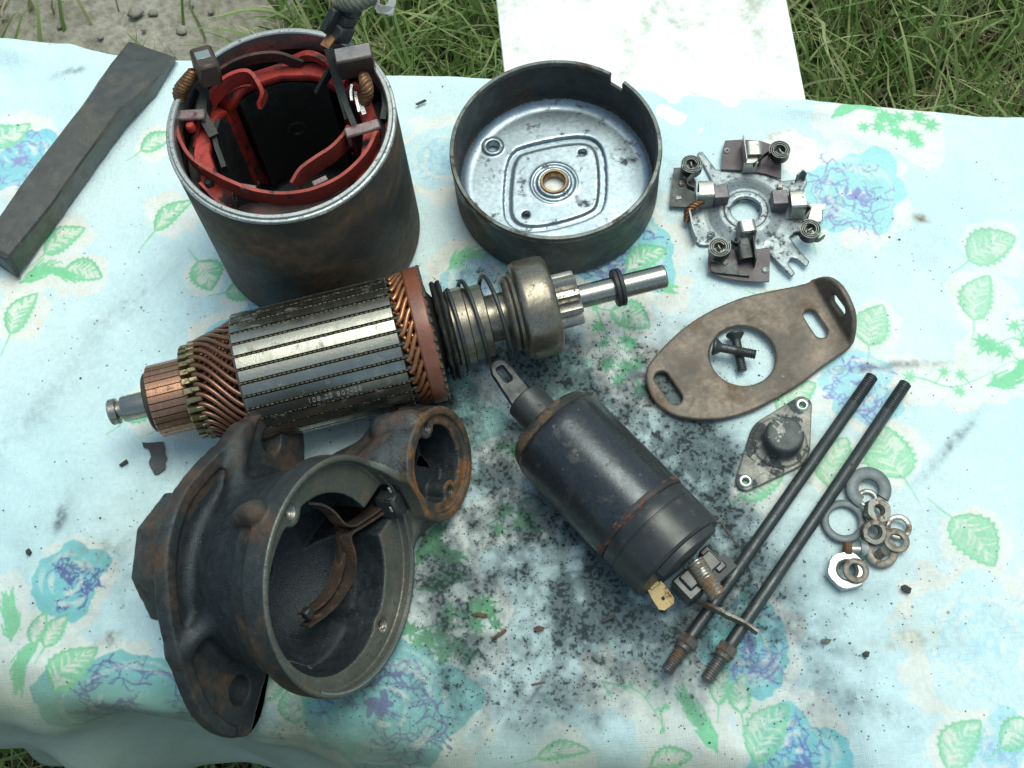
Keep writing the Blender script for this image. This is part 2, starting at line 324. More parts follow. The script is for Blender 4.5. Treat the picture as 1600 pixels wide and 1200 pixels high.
MT = dict(
 paint=mat('worn_black_shell_paint', (.034, .032, .028), (.024, .023, .021), .46, .6, .15, 1.2, rust=(.14, .075, .036), rust_amt=.66, rust_sc=.35, edge=.28, grime=(.02, .022, .022), grime_amt=.35, grime_sc=5, bump=.35, bsc=16),
 caprim=mat('worn_cap_rim', (.20, .215, .205), (.11, .12, .115), .36, .5, .8, 2, rust=(.10, .07, .05), rust_amt=.3, rust_sc=.8, bump=.1),
 rim=mat('machined_rim_steel', (.58, .60, .60), (.34, .36, .36), .34, .5, .9, 3, grime=(.03, .03, .03), grime_amt=.35, grime_sc=7, bump=.1),
 inner=mat('oily_black_inside', (.018, .02, .02), (.03, .033, .03), .38, .6, .4, 2, grime=(.07, .075, .075), grime_amt=.2, grime_sc=9, bump=.5, bsc=20),
 red=mat('red_coil_varnish', (.52, .035, .02), (.30, .024, .018), .52, .7, 0., 1.3, grime=(.03, .02, .022), grime_amt=.50, grime_sc=1.1, bump=.3, bsc=18),
 redblack=mat('sooty_red_tape', (.12, .02, .018), (.035, .02, .02), .5, .7, 0., 1.3, grime=(.015, .014, .016), grime_amt=.62, grime_sc=1.1, bump=.3, bsc=18),
 strap=mat('dull_red_copper_strap', (.42, .065, .045), (.28, .05, .038), .4, .55, .3, 2, grime=(.06, .035, .035), grime_amt=.4, grime_sc=3, bump=.2),
 clip=mat('tinned_clip', (.30, .29, .28), (.22, .13, .13), .42, .6, .6, 2.5, grime=(.10, .04, .04), grime_amt=.35, grime_sc=2, bump=.15),
 bright=mat('bright_solder', (.62, .64, .62), (.42, .44, .42), .25, .4, .9, 6, bump=.5, bsc=14),
 carbon=mat('carbon_brush_brown', (.11, .075, .06), (.07, .05, .042), .42, .55, .35, 2.5, bump=.12),
 carbon_g=mat('carbon_brush_grey', (.20, .19, .20), (.13, .12, .13), .34, .5, .5, 2.5, bump=.1),
 braid=mat('copper_braid', (.36, .19, .09), (.16, .08, .045), .42, .6, .75, 5, bump=.3, bsc=30),
 rubber=mat('black_rubber', (.028, .033, .034), (.02, .024, .025), .5, .65, 0., 3, grime=(.06, .065, .06), grime_amt=.2, bump=.2),
 cable=mat('frayed_grey_cable', (.16, .17, .14), (.08, .09, .07), .6, .8, .1, 6, bump=.6, bsc=14),
 cap_out=mat('dull_cap_outside', (.075, .085, .082), (.05, .058, .056), .42, .58, .55, 1.4, rust=(.095, .06, .042), rust_amt=.45, rust_sc=.5, edge=.15, grime=(.10, .12, .10), grime_amt=.2, grime_sc=4, bump=.25, bsc=14),
 cap_in=mat('zinc_cap_floor', (.42, .49, .545), (.29, .355, .41), .30, .42, .85, .6, grime=(.07, .08, .09), grime_amt=.30, grime_sc=1.6, bump=.15, bsc=10),
 brass=mat('bronze_bush', (.34, .24, .13), (.20, .13, .07), .3, .45, .9, 4, bump=.2),
 zinc=mat('grey_zinc_plate', (.38, .42, .44), (.25, .29, .31), .42, .55, .7, 2.2, grime=(.06, .065, .065), grime_amt=.42, grime_sc=3.5, bump=.25, bsc=16),
 holder=mat('brush_box_steel', (.60, .59, .54), (.40, .40, .37), .28, .42, .85, 2, streak=(1, 6, 1), grime=(.08, .08, .07), grime_amt=.25, grime_sc=4, bump=.12),
 darksteel=mat('dark_steel', (.10, .105, .105), (.06, .065, .066), .4, .55, .7, 2, grime=(.03, .03, .03), grime_amt=.35, grime_sc=5, bump=.25),
 spring=mat('blued_spring_steel', (.055, .06, .062), (.035, .038, .04), .3, .42, .8, 3, bump=.1),
 springedge=mat('spring_worn_edge', (.20, .21, .205), (.12, .125, .12), .35, .5, .8, 3, bump=.1),
 fibre=mat('purple_brown_fibre', (.115, .082, .095), (.085, .062, .072), .42, .55, 0., 1.6, grime=(.05, .045, .05), grime_amt=.25, bump=.1),
 shaft=mat('polished_shaft', (.50, .47, .42), (.34, .32, .29), .22, .36, 1., 2.5, streak=(8, 1, 1), rust=(.14, .08, .04), rust_amt=.14, rust_sc=2, bump=.1, rust_rough=.5),
 comm=mat('worn_commutator_copper', (.66, .37, .24), (.36, .19, .125), .26, .42, .95, 3.5, streak=(7, .5, .5), grime=(.06, .04, .035), grime_amt=.3, grime_sc=5, bump=.12),
 riser=mat('brassy_riser', (.45, .38, .22), (.22, .17, .09), .32, .5, .85, 6, grime=(.05, .04, .03), grime_amt=.45, bump=.3),
 wire=mat('enamelled_copper_wire', (.27, .115, .06), (.15, .065, .038), .28, .42, .55, 3, bump=.12, coat=.4),
 wire_b=mat('bright_copper_wire', (.60, .25, .11), (.34, .14, .06), .26, .4, .7, 3, bump=.12, coat=.4),
 tooth=mat('lamination_steel', (.47, .455, .40), (.29, .285, .26), .27, .38, 1.0, 2.2, streak=(1.4, .3, .3), rust=(.12, .10, .08), rust_amt=.18, rust_sc=1.2, bump=.15, bsc=9, edge=.2),
 liner=mat('slot_insulation', (.16, .14, .07), (.06, .05, .03), .5, .7, 0., 9, bump=.4, bsc=12),
 core=mat('dark_core', (.02, .018, .016), (.035, .028, .022), .55, .7, 0., 3, bump=.4),
 band=mat('red_brown_band', (.27, .088, .05), (.18, .062, .038), .32, .45, .05, 1.6, grime=(.10, .05, .04), grime_amt=.3, bump=.2, bsc=6, coat=.3),
 drive=mat('drive_steel', (.36, .31, .245), (.22, .195, .16), .27, .42, .9, 1.4, rust=(.10, .07, .045), rust_amt=.25, rust_sc=1.1, edge=.25, grime=(.05, .05, .045), grime_amt=.25, grime_sc=5, bump=.15, rust_rough=.5),
 gear=mat('pinion_steel', (.42, .39, .34), (.28, .26, .24), .25, .4, .95, 3, grime=(.04, .04, .035), grime_amt=.3, bump=.15),
 greasy=mat('greasy_black_disc', (.06, .062, .058), (.03, .032, .03), .4, .6, .5, 4, grime=(.12, .12, .11), grime_amt=.25, grime_sc=9, bump=.8, bsc=14),
 cast=mat('oily_cast_iron', (.070, .081, .088), (.038, .044, .048), .32, .46, .5, .55, rust=(.15, .068, .028), rust_amt=.42, rust_sc=.42, edge=.22, grime=(.03, .034, .036), grime_amt=.30, grime_sc=2.2, bump=.7, bsc=18, bdist=.005),
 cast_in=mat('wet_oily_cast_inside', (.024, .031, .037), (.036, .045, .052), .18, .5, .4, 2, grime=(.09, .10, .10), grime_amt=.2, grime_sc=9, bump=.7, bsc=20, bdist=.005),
 castface=mat('machined_cast_face', (.17, .175, .15), (.105, .11, .095), .36, .5, .5, 1.3, rust=(.14, .07, .035), rust_amt=.28, rust_sc=.6, edge=.15, grime=(.03, .03, .03), grime_amt=.25, grime_sc=6, bump=.15, rust_rough=.6),
 castring=mat('rusty_mount_face', (.09, .085, .075), (.06, .06, .055), .42, .55, .5, 1.3, rust=(.19, .085, .03), rust_amt=.6, rust_sc=.9, edge=.15, bump=.4),
 fork=mat('rusty_fork', (.085, .06, .048), (.06, .045, .038), .42, .6, .4, 2, rust=(.13, .06, .03), rust_amt=.36, rust_sc=1.6, grime=(.04, .035, .03), grime_amt=.35, bump=.4),
 sol=mat('black_solenoid_paint', (.058, .066, .076), (.040, .046, .053), .23, .33, .6, .9, rust=(.10, .055, .032), rust_amt=.10, rust_sc=.5, edge=.2, grime=(.085, .082, .072), grime_amt=.26, grime_sc=1.1, bump=.3, bsc=3, rust_rough=.5),
 soledge=mat('rubbed_solenoid_edge', (.09, .08, .065), (.045, .045, .045), .4, .55, .5, 2, rust=(.13, .085, .045), rust_amt=.42, rust_sc=1.2, bump=.3),
 weld=mat('red_rust_band', (.035, .037, .04), (.03, .03, .032), .45, .6, .3, 2, rust=(.24, .075, .035), rust_amt=.42, rust_sc=1.1, bump=.4),
 bakelite=mat('black_bakelite', (.026, .028, .031), (.034, .037, .04), .28, .4, .15, 1.5, grime=(.07, .06, .05), grime_amt=.2, grime_sc=3, bump=.1),
 thread=mat('rusty_thread', (.34, .30, .26), (.20, .17, .14), .4, .6, .6, 4, rust=(.24, .13, .06), rust_amt=.5, rust_sc=2, bump=.3),
 spade=mat('brass_spade', (.70, .52, .26), (.55, .38, .18), .32, .45, .7, 3, rust=(.32, .14, .05), rust_amt=.2, rust_sc=3, bump=.1),
 rod=mat('blackened_rod', (.080, .09, .092), (.05, .057, .06), .33, .48, .65, 2.5, streak=(1, 1, .3), rust=(.09, .06, .045), rust_amt=.16, rust_sc=1.6, bump=.25, bsc=20),
 rodend=mat('rubbed_thread_end', (.17, .165, .155), (.09, .088, .083), .4, .55, .6, 3, rust=(.15, .085, .05), rust_amt=.42, rust_sc=1.4, bump=.2),
 plate=mat('brown_rust_plate', (.20, .155, .122), (.115, .095, .08), .46, .62, .4, .5, rust=(.20, .115, .06), rust_amt=.33, rust_sc=.6, edge=.2, grime=(.40, .39, .37), grime_amt=.06, grime_sc=2.4, bump=.5, bsc=12),
 flaky=mat('flaking_grey_cover', (.065, .077, .08), (.05, .06, .062), .45, .6, .2, 2, rust=(.42, .40, .36), rust_amt=.24, rust_sc=1.1, edge=.02, bump=.4, bsc=12, rust_rough=.6),
 flaky2=mat('worn_grey_cover_base', (.30, .29, .26), (.17, .165, .15), .45, .6, .3, 2, rust=(.065, .075, .078), rust_amt=.42, rust_sc=1.2, edge=.03, bump=.4, bsc=12),
 eyelet=mat('bright_eyelet', (.62, .63, .62), (.45, .46, .45), .3, .45, .9, 4, bump=.2),
 blueclip=mat('grey_blue_clip', (.13, .155, .165), (.10, .12, .13), .45, .55, .3, 2, bump=.1),
 steel=mat('plated_nut_steel', (.46, .46, .42), (.28, .27, .24), .3, .45, .85, 4, rust=(.17, .10, .06), rust_amt=.34, rust_sc=1.8, bump=.25),
 rustw=mat('rusty_washer', (.27, .24, .205), (.17, .15, .125), .42, .6, .5, 4, rust=(.17, .10, .065), rust_amt=.33, rust_sc=2.2, bump=.35),
 rustb=mat('rusty_screw_head', (.20, .10, .05), (.13, .06, .035), .55, .7, .2, 5, rust=(.16, .07, .03), rust_amt=.6, rust_sc=3, bump=.6),
 white=mat('bright_plated', (.56, .575, .56), (.42, .435, .42), .3, .45, .6, 3, bump=.15),
 chisel=mat('forged_chisel_steel', (.135, .134, .124), (.095, .097, .092), .30, .42, .55, .22, rust=(.13, .095, .06), rust_amt=.34, rust_sc=.8, edge=.25, grime=(.22, .225, .22), grime_amt=.1, grime_sc=3, bump=.25, bsc=9),
 char=mat('black_crumb', (.02, .022, .024), (.03, .03, .03), .6, .8, 0., 5, bump=.5),
 flake=mat('brown_paint_flake', (.075, .075, .078), (.05, .05, .055), .5, .65, 0., 1.5, rust=(.13, .075, .05), rust_amt=.3, rust_sc=1, bump=.3),
 twig=mat('dry_bark_bit', (.16, .10, .06), (.08, .05, .03), .8, .9, 0., 6, bump=.6),
 board=mat('white_painted_board', (.80, .80, .78), (.74, .745, .72), .5, .6, 0., .35, bump=.1, spec=.3, grime=(.52, .55, .44), grime_amt=.0, grime_sc=.5),
 wood=mat('bench_wood', (.25, .17, .10), (.16, .11, .07), .7, .8, 0., .6, bump=.5, spec=.2),
 stone=mat('pebble_stone', (.34, .32, .28), (.24, .225, .20), .7, .8, 0., 2, bump=.5, spec=.3),
)
# ------------------------------------------------------------------ ground, soil, grass
GZ = -35.0
def simple(name, col_fn): 
    m = bpy.data.materials.new(name); m.use_nodes = True; col_fn(m.node_tree, m.node_tree.nodes['Principled BSDF']); return m
def ground_nodes(nt, b):
    N, L = nt.nodes, nt.links
    tc = N.new('ShaderNodeTexCoord'); n1 = N.new('ShaderNodeTexNoise'); n1.inputs['Scale'].default_value = 14; n1.inputs['Detail'].default_value = 10; n1.inputs['Roughness'].default_value = .7
    n2 = N.new('ShaderNodeTexNoise'); n2.inputs['Scale'].default_value = 160; n2.inputs['Detail'].default_value = 6
    L.new(tc.outputs['Object'], n1.inputs[0]); L.new(tc.outputs['Object'], n2.inputs[0])
    r = N.new('ShaderNodeValToRGB'); e = r.color_ramp.elements; e[0].position = .36; e[0].color = (.22, .205, .17, 1); e[1].position = .64; e[1].color = (.38, .36, .31, 1)
    L.new(n1.outputs[0], r.inputs[0]); mx_ = N.new('ShaderNodeMix'); mx_.data_type = 'RGBA'; mx_.blend_type = 'MULTIPLY'; mx_.inputs[0].default_value = .7
    r2 = N.new('ShaderNodeValToRGB'); r2.color_ramp.elements[0].position = .3; r2.color_ramp.elements[0].color = (.45, .42, .38, 1); r2.color_ramp.elements[1].position = .6; r2.color_ramp.elements[1].color = (1, 1, 1, 1)
    L.new(n2.outputs[0], r2.inputs[0]); L.new(r.outputs[0], mx_.inputs[6]); L.new(r2.outputs[0], mx_.inputs[7]); L.new(mx_.outputs[2], b.inputs['Base Color'])
    b.inputs['Roughness'].default_value = .95; b.inputs['Specular IOR Level'].default_value = .15
    bp = N.new('ShaderNodeBump'); bp.inputs['Strength'].default_value = .8; bp.inputs['Distance'].default_value = .004; L.new(n2.outputs[0], bp.inputs['Height']); L.new(bp.outputs[0], b.inputs['Normal'])
m_soil = simple('bare_trodden_earth', ground_nodes)
def turf_nodes(nt, b):
    N, L = nt.nodes, nt.links; tc = N.new('ShaderNodeTexCoord'); n1 = N.new('ShaderNodeTexNoise'); n1.inputs['Scale'].default_value = 60; n1.inputs['Detail'].default_value = 8
    L.new(tc.outputs['Object'], n1.inputs[0]); r = N.new('ShaderNodeValToRGB'); e = r.color_ramp.elements; e[0].position = .35; e[0].color = (.03, .035, .018, 1); e[1].position = .7; e[1].color = (.10, .10, .05, 1)
    L.new(n1.outputs[0], r.inputs[0]); L.new(r.outputs[0], b.inputs['Base Color']); b.inputs['Roughness'].default_value = 1
m_turf = simple('turf_soil', turf_nodes)
mb = MB(); n_ = 40
def sheet(x0, x1, y0, y1, nx, ny, zf):
    vs = [(x0+(x1-x0)*i/nx, y0+(y1-y0)*j/ny, zf(x0+(x1-x0)*i/nx, y0+(y1-y0)*j/ny)) for j in range(ny+1) for i in range(nx+1)]
    fs = [(j*(nx+1)+i, j*(nx+1)+i+1, (j+1)*(nx+1)+i+1, (j+1)*(nx+1)+i) for j in range(ny) for i in range(nx)]
    return vs, fs
mb = MB(); mb.add([(-6000, -6000, GZ-1.2), (6000, -6000, GZ-1.2), (6000, 6000, GZ-1.2), (-6000, 6000, GZ-1.2)], [(0, 1, 2, 3)])
tag(mb.obj('ground', m_turf), kind='structure')
SC = at(215, 25, GZ)[:2]
def soil_mask(x, y):
    """1 where the earth is bare"""
    d = np.hypot((x-SC[0])/11.5, (y-SC[1]+1)/16.0); return d
vs, fs = sheet(SC[0]-19, SC[0]+19, SC[1]-24, SC[1]+26, 76, 100, lambda x, y: GZ-.2+.6*mnoise.noise(Vector((x*.12, y*.12, 3)))+.35*mnoise.noise(Vector((x*.6, y*.6, 1)))-1.6*max(0, np.hypot((x-SC[0])/17, (y-SC[1])/23)-.8)**1*4)
mb = MB(); mb.add(vs, fs); tag(mb.obj('earth_patch', m_soil, sharp=None), kind='structure')
# loose pebbles lying on the bare earth
px_list = [(212, 22, .6), (240, 22, .42), (285, 50, .42), (95, 44, .25), (158, 60, .28), (330, 20, .3), (225, 48, .22), (300, 10, .25)]
for k, (px, py, r) in enumerate(px_list):
    x, y, _ = at(px, py, GZ); rr = random.Random(k)
    secs = []
    for j in range(5):
        a = PI*(j+.5)/5; secs.append([(math.cos(t)*math.sin(a)*r*(1+.25*rr.uniform(-1, 1)), math.sin(t)*math.sin(a)*r*.8*(1+.25*rr.uniform(-1, 1)), -math.cos(a)*r*.55) for t in [2*PI*i/7 for i in range(7)]])
    mb = MB(); mb.loft(secs); o = mb.obj('pebble', MT['stone'], sharp=None); o.location = (x*CM, y*CM, (GZ+.15)*CM)
    tag(o, ['largest grey pebble on the bare earth, above the chisel tip', 'rounded pebble touching the largest pebble on its right side', 'pale pebble nearest the upper left brush of the tall can'][k] if k < 3 else 'small grey pebble lying on the bare earth behind the bench', 'pebble', 'pebbles on the bare earth')

def blades(name, N, region, zb, hmin, hmax, wmin, wmax, lean, mask, m, seed, sg=5, curl=1.0):
    g = np.random.default_rng(seed); P = []
    while len(P) < N:
        x = g.uniform(region[0], region[1], N); y = g.uniform(region[2], region[3], N); k = g.random(N) < mask(x, y)
        P += list(zip(x[k], y[k]))
    P = np.array(P[:N]); L_ = g.uniform(hmin, hmax, N); wd = g.uniform(wmin, wmax, N); az = g.uniform(0, 2*PI, N); az2 = az+g.normal(0, .7, N)
    th0 = g.uniform(0, .5, N)*lean; th1 = th0+g.uniform(.2, 1.5, N)*curl
    V = np.zeros((N, sg+1, 2, 3)); pos = np.stack([P[:, 0], P[:, 1], np.full(N, zb)], 1)
    side = np.stack([-np.sin(az2), np.cos(az2), g.uniform(-.3, .3, N)], 1)
    for i in range(sg+1):
        t = i/sg; wv = wd*(1-t**1.7)*.5+.006
        V[:, i, 0] = pos-side*wv[:, None]; V[:, i, 1] = pos+side*wv[:, None]
        th = th0+(th1-th0)*t; st = L_/sg; aa = az+.5*(t*g.uniform(-1, 1, N))
        pos = pos+np.stack([np.sin(th)*np.cos(aa)*st, np.sin(th)*np.sin(aa)*st, np.cos(th)*st], 1)
    pos_min = zb; V[..., 2] = np.maximum(V[..., 2], pos_min)
    base = (np.arange(N)*(sg+1)*2)[:, None]; q = []
    for i in range(sg): q.append(base+np.array([[2*i, 2*i+1, 2*i+3, 2*i+2]]))
    Q = np.stack(q, 1).reshape(-1, 4); o = bignp(name, V.reshape(-1, 3), Q, m)
    a = o.data.attributes.new('tone', 'FLOAT', 'POINT'); tone = g.random(N); patch = .5+.5*np.sin(P[:, 0]*.21+1)*np.cos(P[:, 1]*.17)
    rr = np.repeat(np.clip(tone*.8+patch*.25, 0, 1), (sg+1)*2); a.data.foreach_set('value', rr.astype(np.float32))
    return tag(o, kind='stuff')
def blade_mat(name, cols, trans=.35):
    def f(nt, b):
        N, L = nt.nodes, nt.links; at_ = N.new('ShaderNodeAttribute'); at_.attribute_name = 'tone'; r = N.new('ShaderNodeValToRGB'); cr = r.color_ramp
        while len(cr.elements) < len(cols): cr.elements.new(.5)
        for i, c in enumerate(cols): cr.elements[i].position = i/(len(cols)-1); cr.elements[i].color = (*c, 1)
        L.new(at_.outputs['Fac'], r.inputs[0]); L.new(r.outputs[0], b.inputs['Base Color']); b.inputs['Roughness'].default_value = .5; b.inputs['Specular IOR Level'].default_value = .35
        tr = N.new('ShaderNodeBsdfTranslucent'); L.new(r.outputs[0], tr.inputs[0]); mx_ = N.new('ShaderNodeMixShader'); mx_.inputs[0].default_value = trans
        L.new(b.outputs[0], mx_.inputs[1]); L.new(tr.outputs[0], mx_.inputs[2]); L.new(mx_.outputs[0], N['Material Output'].inputs[0])
    return simple(name, f)
m_green = blade_mat('green_grass_blades', [(.08, .14, .035), (.14, .23, .06), (.21, .31, .10), (.31, .37, .16), (.45, .43, .24)])
m_dry = blade_mat('dry_straw_blades', [(.24, .19, .11), (.40, .33, .20), (.56, .49, .33), (.34, .27, .16)], .15)
GX0 = at(1240, 60, GZ)[0]
def mk(dens_soil, dry):
    def f(x, y):
        d = soil_mask(x, y); k = np.clip((d-.85)/.5, 0, 1)*.95+dens_soil
        if dry: k *= .25+.75*np.clip((x-GX0+6)/18, 0, 1)
        else: k *= .45+.55*np.clip(1-(x-GX0-6)/16, 0, 1)+.0*y
        return np.clip(k, 0, 1)*np.where((y > 36) | (x < -24) | (y < 22), 1, .12)
    return f
blades('grass', 34000, (-58, 66, 0, 92), GZ-.6, 3.0, 8.5, .18, .48, 1.2, mk(.015, False), m_green, 1)
blades('long_grass', 3600, (-50, 60, 38, 90), GZ-.6, 8, 14, .22, .42, 1.0, mk(.01, False), m_green, 2, sg=7, curl=1.2)
blades('straw', 26000, (-58, 66, 0, 92), GZ-.5, 2.5, 7.5, .08, .2, 2.6, mk(.02, True), m_dry, 3, curl=1.3)

# ------------------------------------------------------------------ bench and board under the cloth
TA = R(-13.45); tu = np.array([math.cos(TA), math.sin(TA)]); tn = np.array([-math.sin(TA), math.cos(TA)])
T_BACK, T_FRONT = 33.05, 5.75
def tw(s, t): return tu*s+tn*t
bench = root('bench', *tw(0, (T_BACK+T_FRONT)/2), GZ, TA, 'low wooden bench hidden beneath the floral cloth', 'bench')
mb = MB(); mb.box(0, 0, -GZ-2.1, 72, 26.2, 3, bev=.3); mb.obj('seat_board', MT['wood'], bench)
for sx in (-1, 1):
    for sy in (-1, 1): mb = MB(); mb.box(sx*32, sy*10, (-GZ-3.6-1.2)/2-.6, 3, 3, -GZ-3.6+1.2, bev=.2); mb.obj('leg', MT['wood'], bench)
# white board sticking out from under the cloth
bl, br = at(779, 60, -.2), at(1243, 75, -.2)
P = [at(786, 128, -.2)[:2]+np.array([.02, -6]), at(1262, 172, -.2)[:2]+np.array([0, -4]), at(1258, 155, -.2)[:2], at(1228, 0, -.2)[:2], at(1228, 0, -.2)[:2]+np.array([.35, 12]), at(775, 0, -.2)[:2]+np.array([.2, 14]), at(775, 0, -.2)[:2]]
c = np.mean(P, 0); mb = MB(); mb.prism([(p[0]-c[0], p[1]-c[1]) for p in P], -.58, -.1, bev=.04)
def board_nodes(nt, b):
    N, L = nt.nodes, nt.links; tc = N.new('ShaderNodeTexCoord'); mp = N.new('ShaderNodeMapping'); mp.inputs['Scale'].default_value = (100, 100, 100); L.new(tc.outputs['Object'], mp.inputs[0])
    n1 = N.new('ShaderNodeTexNoise'); n1.inputs['Scale'].default_value = .35; n1.inputs['Detail'].default_value = 3; L.new(mp.outputs[0], n1.inputs[0])
    n2 = N.new('ShaderNodeTexNoise'); n2.inputs['Scale'].default_value = 1.5; n2.inputs['Detail'].default_value = 8; n2.inputs['Roughness'].default_value = .75; L.new(mp.outputs[0], n2.inputs[0])
    ad = N.new('ShaderNodeMath'); ad.operation = 'MULTIPLY'; L.new(n1.outputs[0], ad.inputs[0]); L.new(n2.outputs[0], ad.inputs[1])
    r = N.new('ShaderNodeMapRange'); r.inputs[1].default_value = .262; r.inputs[2].default_value = .40; r.inputs[4].default_value = .75; L.new(ad.outputs[0], r.inputs[0])
    x = N.new('ShaderNodeMix'); x.data_type = 'RGBA'; x.inputs[6].default_value = (.80, .80, .78, 1); x.inputs[7].default_value = (.34, .37, .28, 1); L.new(r.outputs[0], x.inputs[0]); L.new(x.outputs[2], b.inputs['Base Color'])
    b.inputs['Roughness'].default_value = .55; b.inputs['Specular IOR Level'].default_value = .3
o = mb.obj('white_board', simple('stained_white_board', board_nodes)); o.location = (c[0]*CM, c[1]*CM, 0)
tag(o, 'flat white board with faint greenish stains sticking out from under the cloth over the grass', 'board')

# ------------------------------------------------------------------ printed cloth
PXC = 52; CX0, CX1, CY0, CY1 = -27., 29., -8., 44.
CW, CHH = int((CX1-CX0)*PXC), int((CY1-CY0)*PXC)
def fnoise(wd, ht, cell, octv=4, seed=0, gain=.55):
    g = np.random.default_rng(seed); out = np.zeros((ht, wd), np.float32); amp = 1; tot = 0
    for o in range(octv):
        c = max(1.5, cell/2**o); nx, ny = int(wd/c)+3, int(ht/c)+3; G = g.random((ny, nx)).astype(np.float32)
        x = np.arange(wd)/c; y = np.arange(ht)/c; xi = x.astype(int); yi = y.astype(int); fx = x-xi; fy = y-yi; fx = fx*fx*(3-2*fx); fy = fy*fy*(3-2*fy)
        Rr = G[:, xi]*(1-fx)+G[:, xi+1]*fx; out += amp*(Rr[yi]*(1-fy)[:, None]+Rr[yi+1]*fy[:, None]); tot += amp; amp *= gain
    return out/tot
CV = np.zeros((CHH, CW, 3), np.float32)
BASE = np.array([.795, .885, .905], np.float32); CREAM = np.array([.90, .885, .855], np.float32)
b1 = fnoise(CW, CHH, 420, 4, 11)[..., None]; b2 = fnoise(CW, CHH, 160, 4, 12)[..., None]
CV[:] = BASE+(b1-.5)*np.array([-.10, -.02, .01])+(b2-.5)*.03
HALO = np.zeros((CHH, CW), np.float32)
def cpx(p): return ((p[0]-CX0)*PXC, (p[1]-CY0)*PXC)
def W2(px, py): return at(px, py, 0)[:2]
def region(x0, x1, y0, y1): return max(0, int(x0)), min(CW, int(x1)+2), max(0, int(y0)), min(CHH, int(y1)+2)
def put(x0, x1, y0, y1, a, col): CV[y0:y1, x0:x1] = CV[y0:y1, x0:x1]*(1-a[..., None])+np.array(col, np.float32)*a[..., None]
def fill(P, col, alpha=1.0, halo=0.0, tex=0.0, seed=0):
    P = [cpx(p) for p in P]; xs = [p[0] for p in P]; ys = [p[1] for p in P]; x0, x1, y0, y1 = region(min(xs)-2, max(xs)+2, min(ys)-2, max(ys)+2)
    if x1 <= x0 or y1 <= y0: return
    X, Y = np.meshgrid(np.arange(x0, x1), np.arange(y0, y1)); ins = np.zeros(X.shape, bool); n = len(P)
    for i in range(n):
        ax, ay = P[i]; bx_, by = P[(i+1) % n]
        if ay == by: continue
        ins ^= ((ay > Y) != (by > Y)) & (X < ax+(Y-ay)*(bx_-ax)/(by-ay))
    a = ins.astype(np.float32)*alpha
    if tex: a *= 1-tex*(fnoise(x1-x0, y1-y0, 26, 3, seed) > .56)
    put(x0, x1, y0, y1, a, col)
def stroke(P, wd, col, alpha=1.0, taper=True, halo=None):
    P = [cpx(p) for p in P]; n = len(P)
    for i in range(n-1):
        (ax, ay), (bx_, by) = P[i], P[i+1]; w0 = wd*PXC*(.5 if not taper else .5*(1-.75*i/(n-1))); 
        x0, x1, y0, y1 = region(min(ax, bx_)-w0-1, max(ax, bx_)+w0+1, min(ay, by)-w0-1, max(ay, by)+w0+1)
        if x1 <= x0 or y1 <= y0: continue
        X, Y = np.meshgrid(np.arange(x0, x1), np.arange(y0, y1)); ex, ey = bx_-ax, by-ay
        t = np.clip(((X-ax)*ex+(Y-ay)*ey)/(ex*ex+ey*ey+1e-6), 0, 1); d = np.hypot(X-ax-t*ex, Y-ay-t*ey)
        a = np.clip(w0-d+.5, 0, 1)*alpha
        if halo is not None: HALO[y0:y1, x0:x1] = np.maximum(HALO[y0:y1, x0:x1], a)
        else: put(x0, x1, y0, y1, a, col)
def halo_blob(c, r, seed):
    x, y = cpx(c); rr = r*PXC*1.25; x0, x1, y0, y1 = region(x-rr, x+rr, y-rr, y+rr)
    if x1 <= x0 or y1 <= y0: return
    X, Y = np.meshgrid(np.arange(x0, x1), np.arange(y0, y1)); d = np.hypot(X-x, Y-y)/(r*PXC)+(fnoise(x1-x0, y1-y0, 40, 3, seed)-.5)*.75
    HALO[y0:y1, x0:x1] = np.maximum(HALO[y0:y1, x0:x1], np.clip((1-d)/.08, 0, 1))
TEAL, PURP, GREEN, GREEN2 = (.66, .855, .865), (.56, .57, .76), (.52, .80, .62), (.38, .70, .46)
motifs = []                                   # draw calls run after the pale halos are laid down
def wob(c, rx, ry, ang, seed, n=70, am=.16, k=6):
    g = random.Random(seed); ph = [g.uniform(0, 6.28) for _ in range(k)]; P = []
    for i in range(n):
        a = 2*PI*i/n; r = 1+sum(am*.62/(j+1)**.45*math.sin((j+2)*a+ph[j]) for j in range(k))+.05*abs(math.sin(a*7+ph[0]))+g.uniform(-.035, .035)
        x, y = rx*r*math.cos(a), ry*r*math.sin(a); P.append((c[0]+x*math.cos(ang)-y*math.sin(ang), c[1]+x*math.sin(ang)+y*math.cos(ang)))
    return P
def twig(p, a, ln, wd, g, depth, col, al):
    P = [p]; x, y = p; n = 6; bend = g.uniform(-.9, .9)
    for i in range(n):
        a += bend/n+g.uniform(-.18, .18); x += math.cos(a)*ln/n; y += math.sin(a)*ln/n; P.append((x, y))
        if depth > 0 and i > 0 and g.random() < .75: twig((x, y), a+g.choice((-1, 1))*g.uniform(.5, 1.0), ln*g.uniform(.25, .45), wd*.7, g, depth-1, col, al)
    stroke(P, wd, col, al)
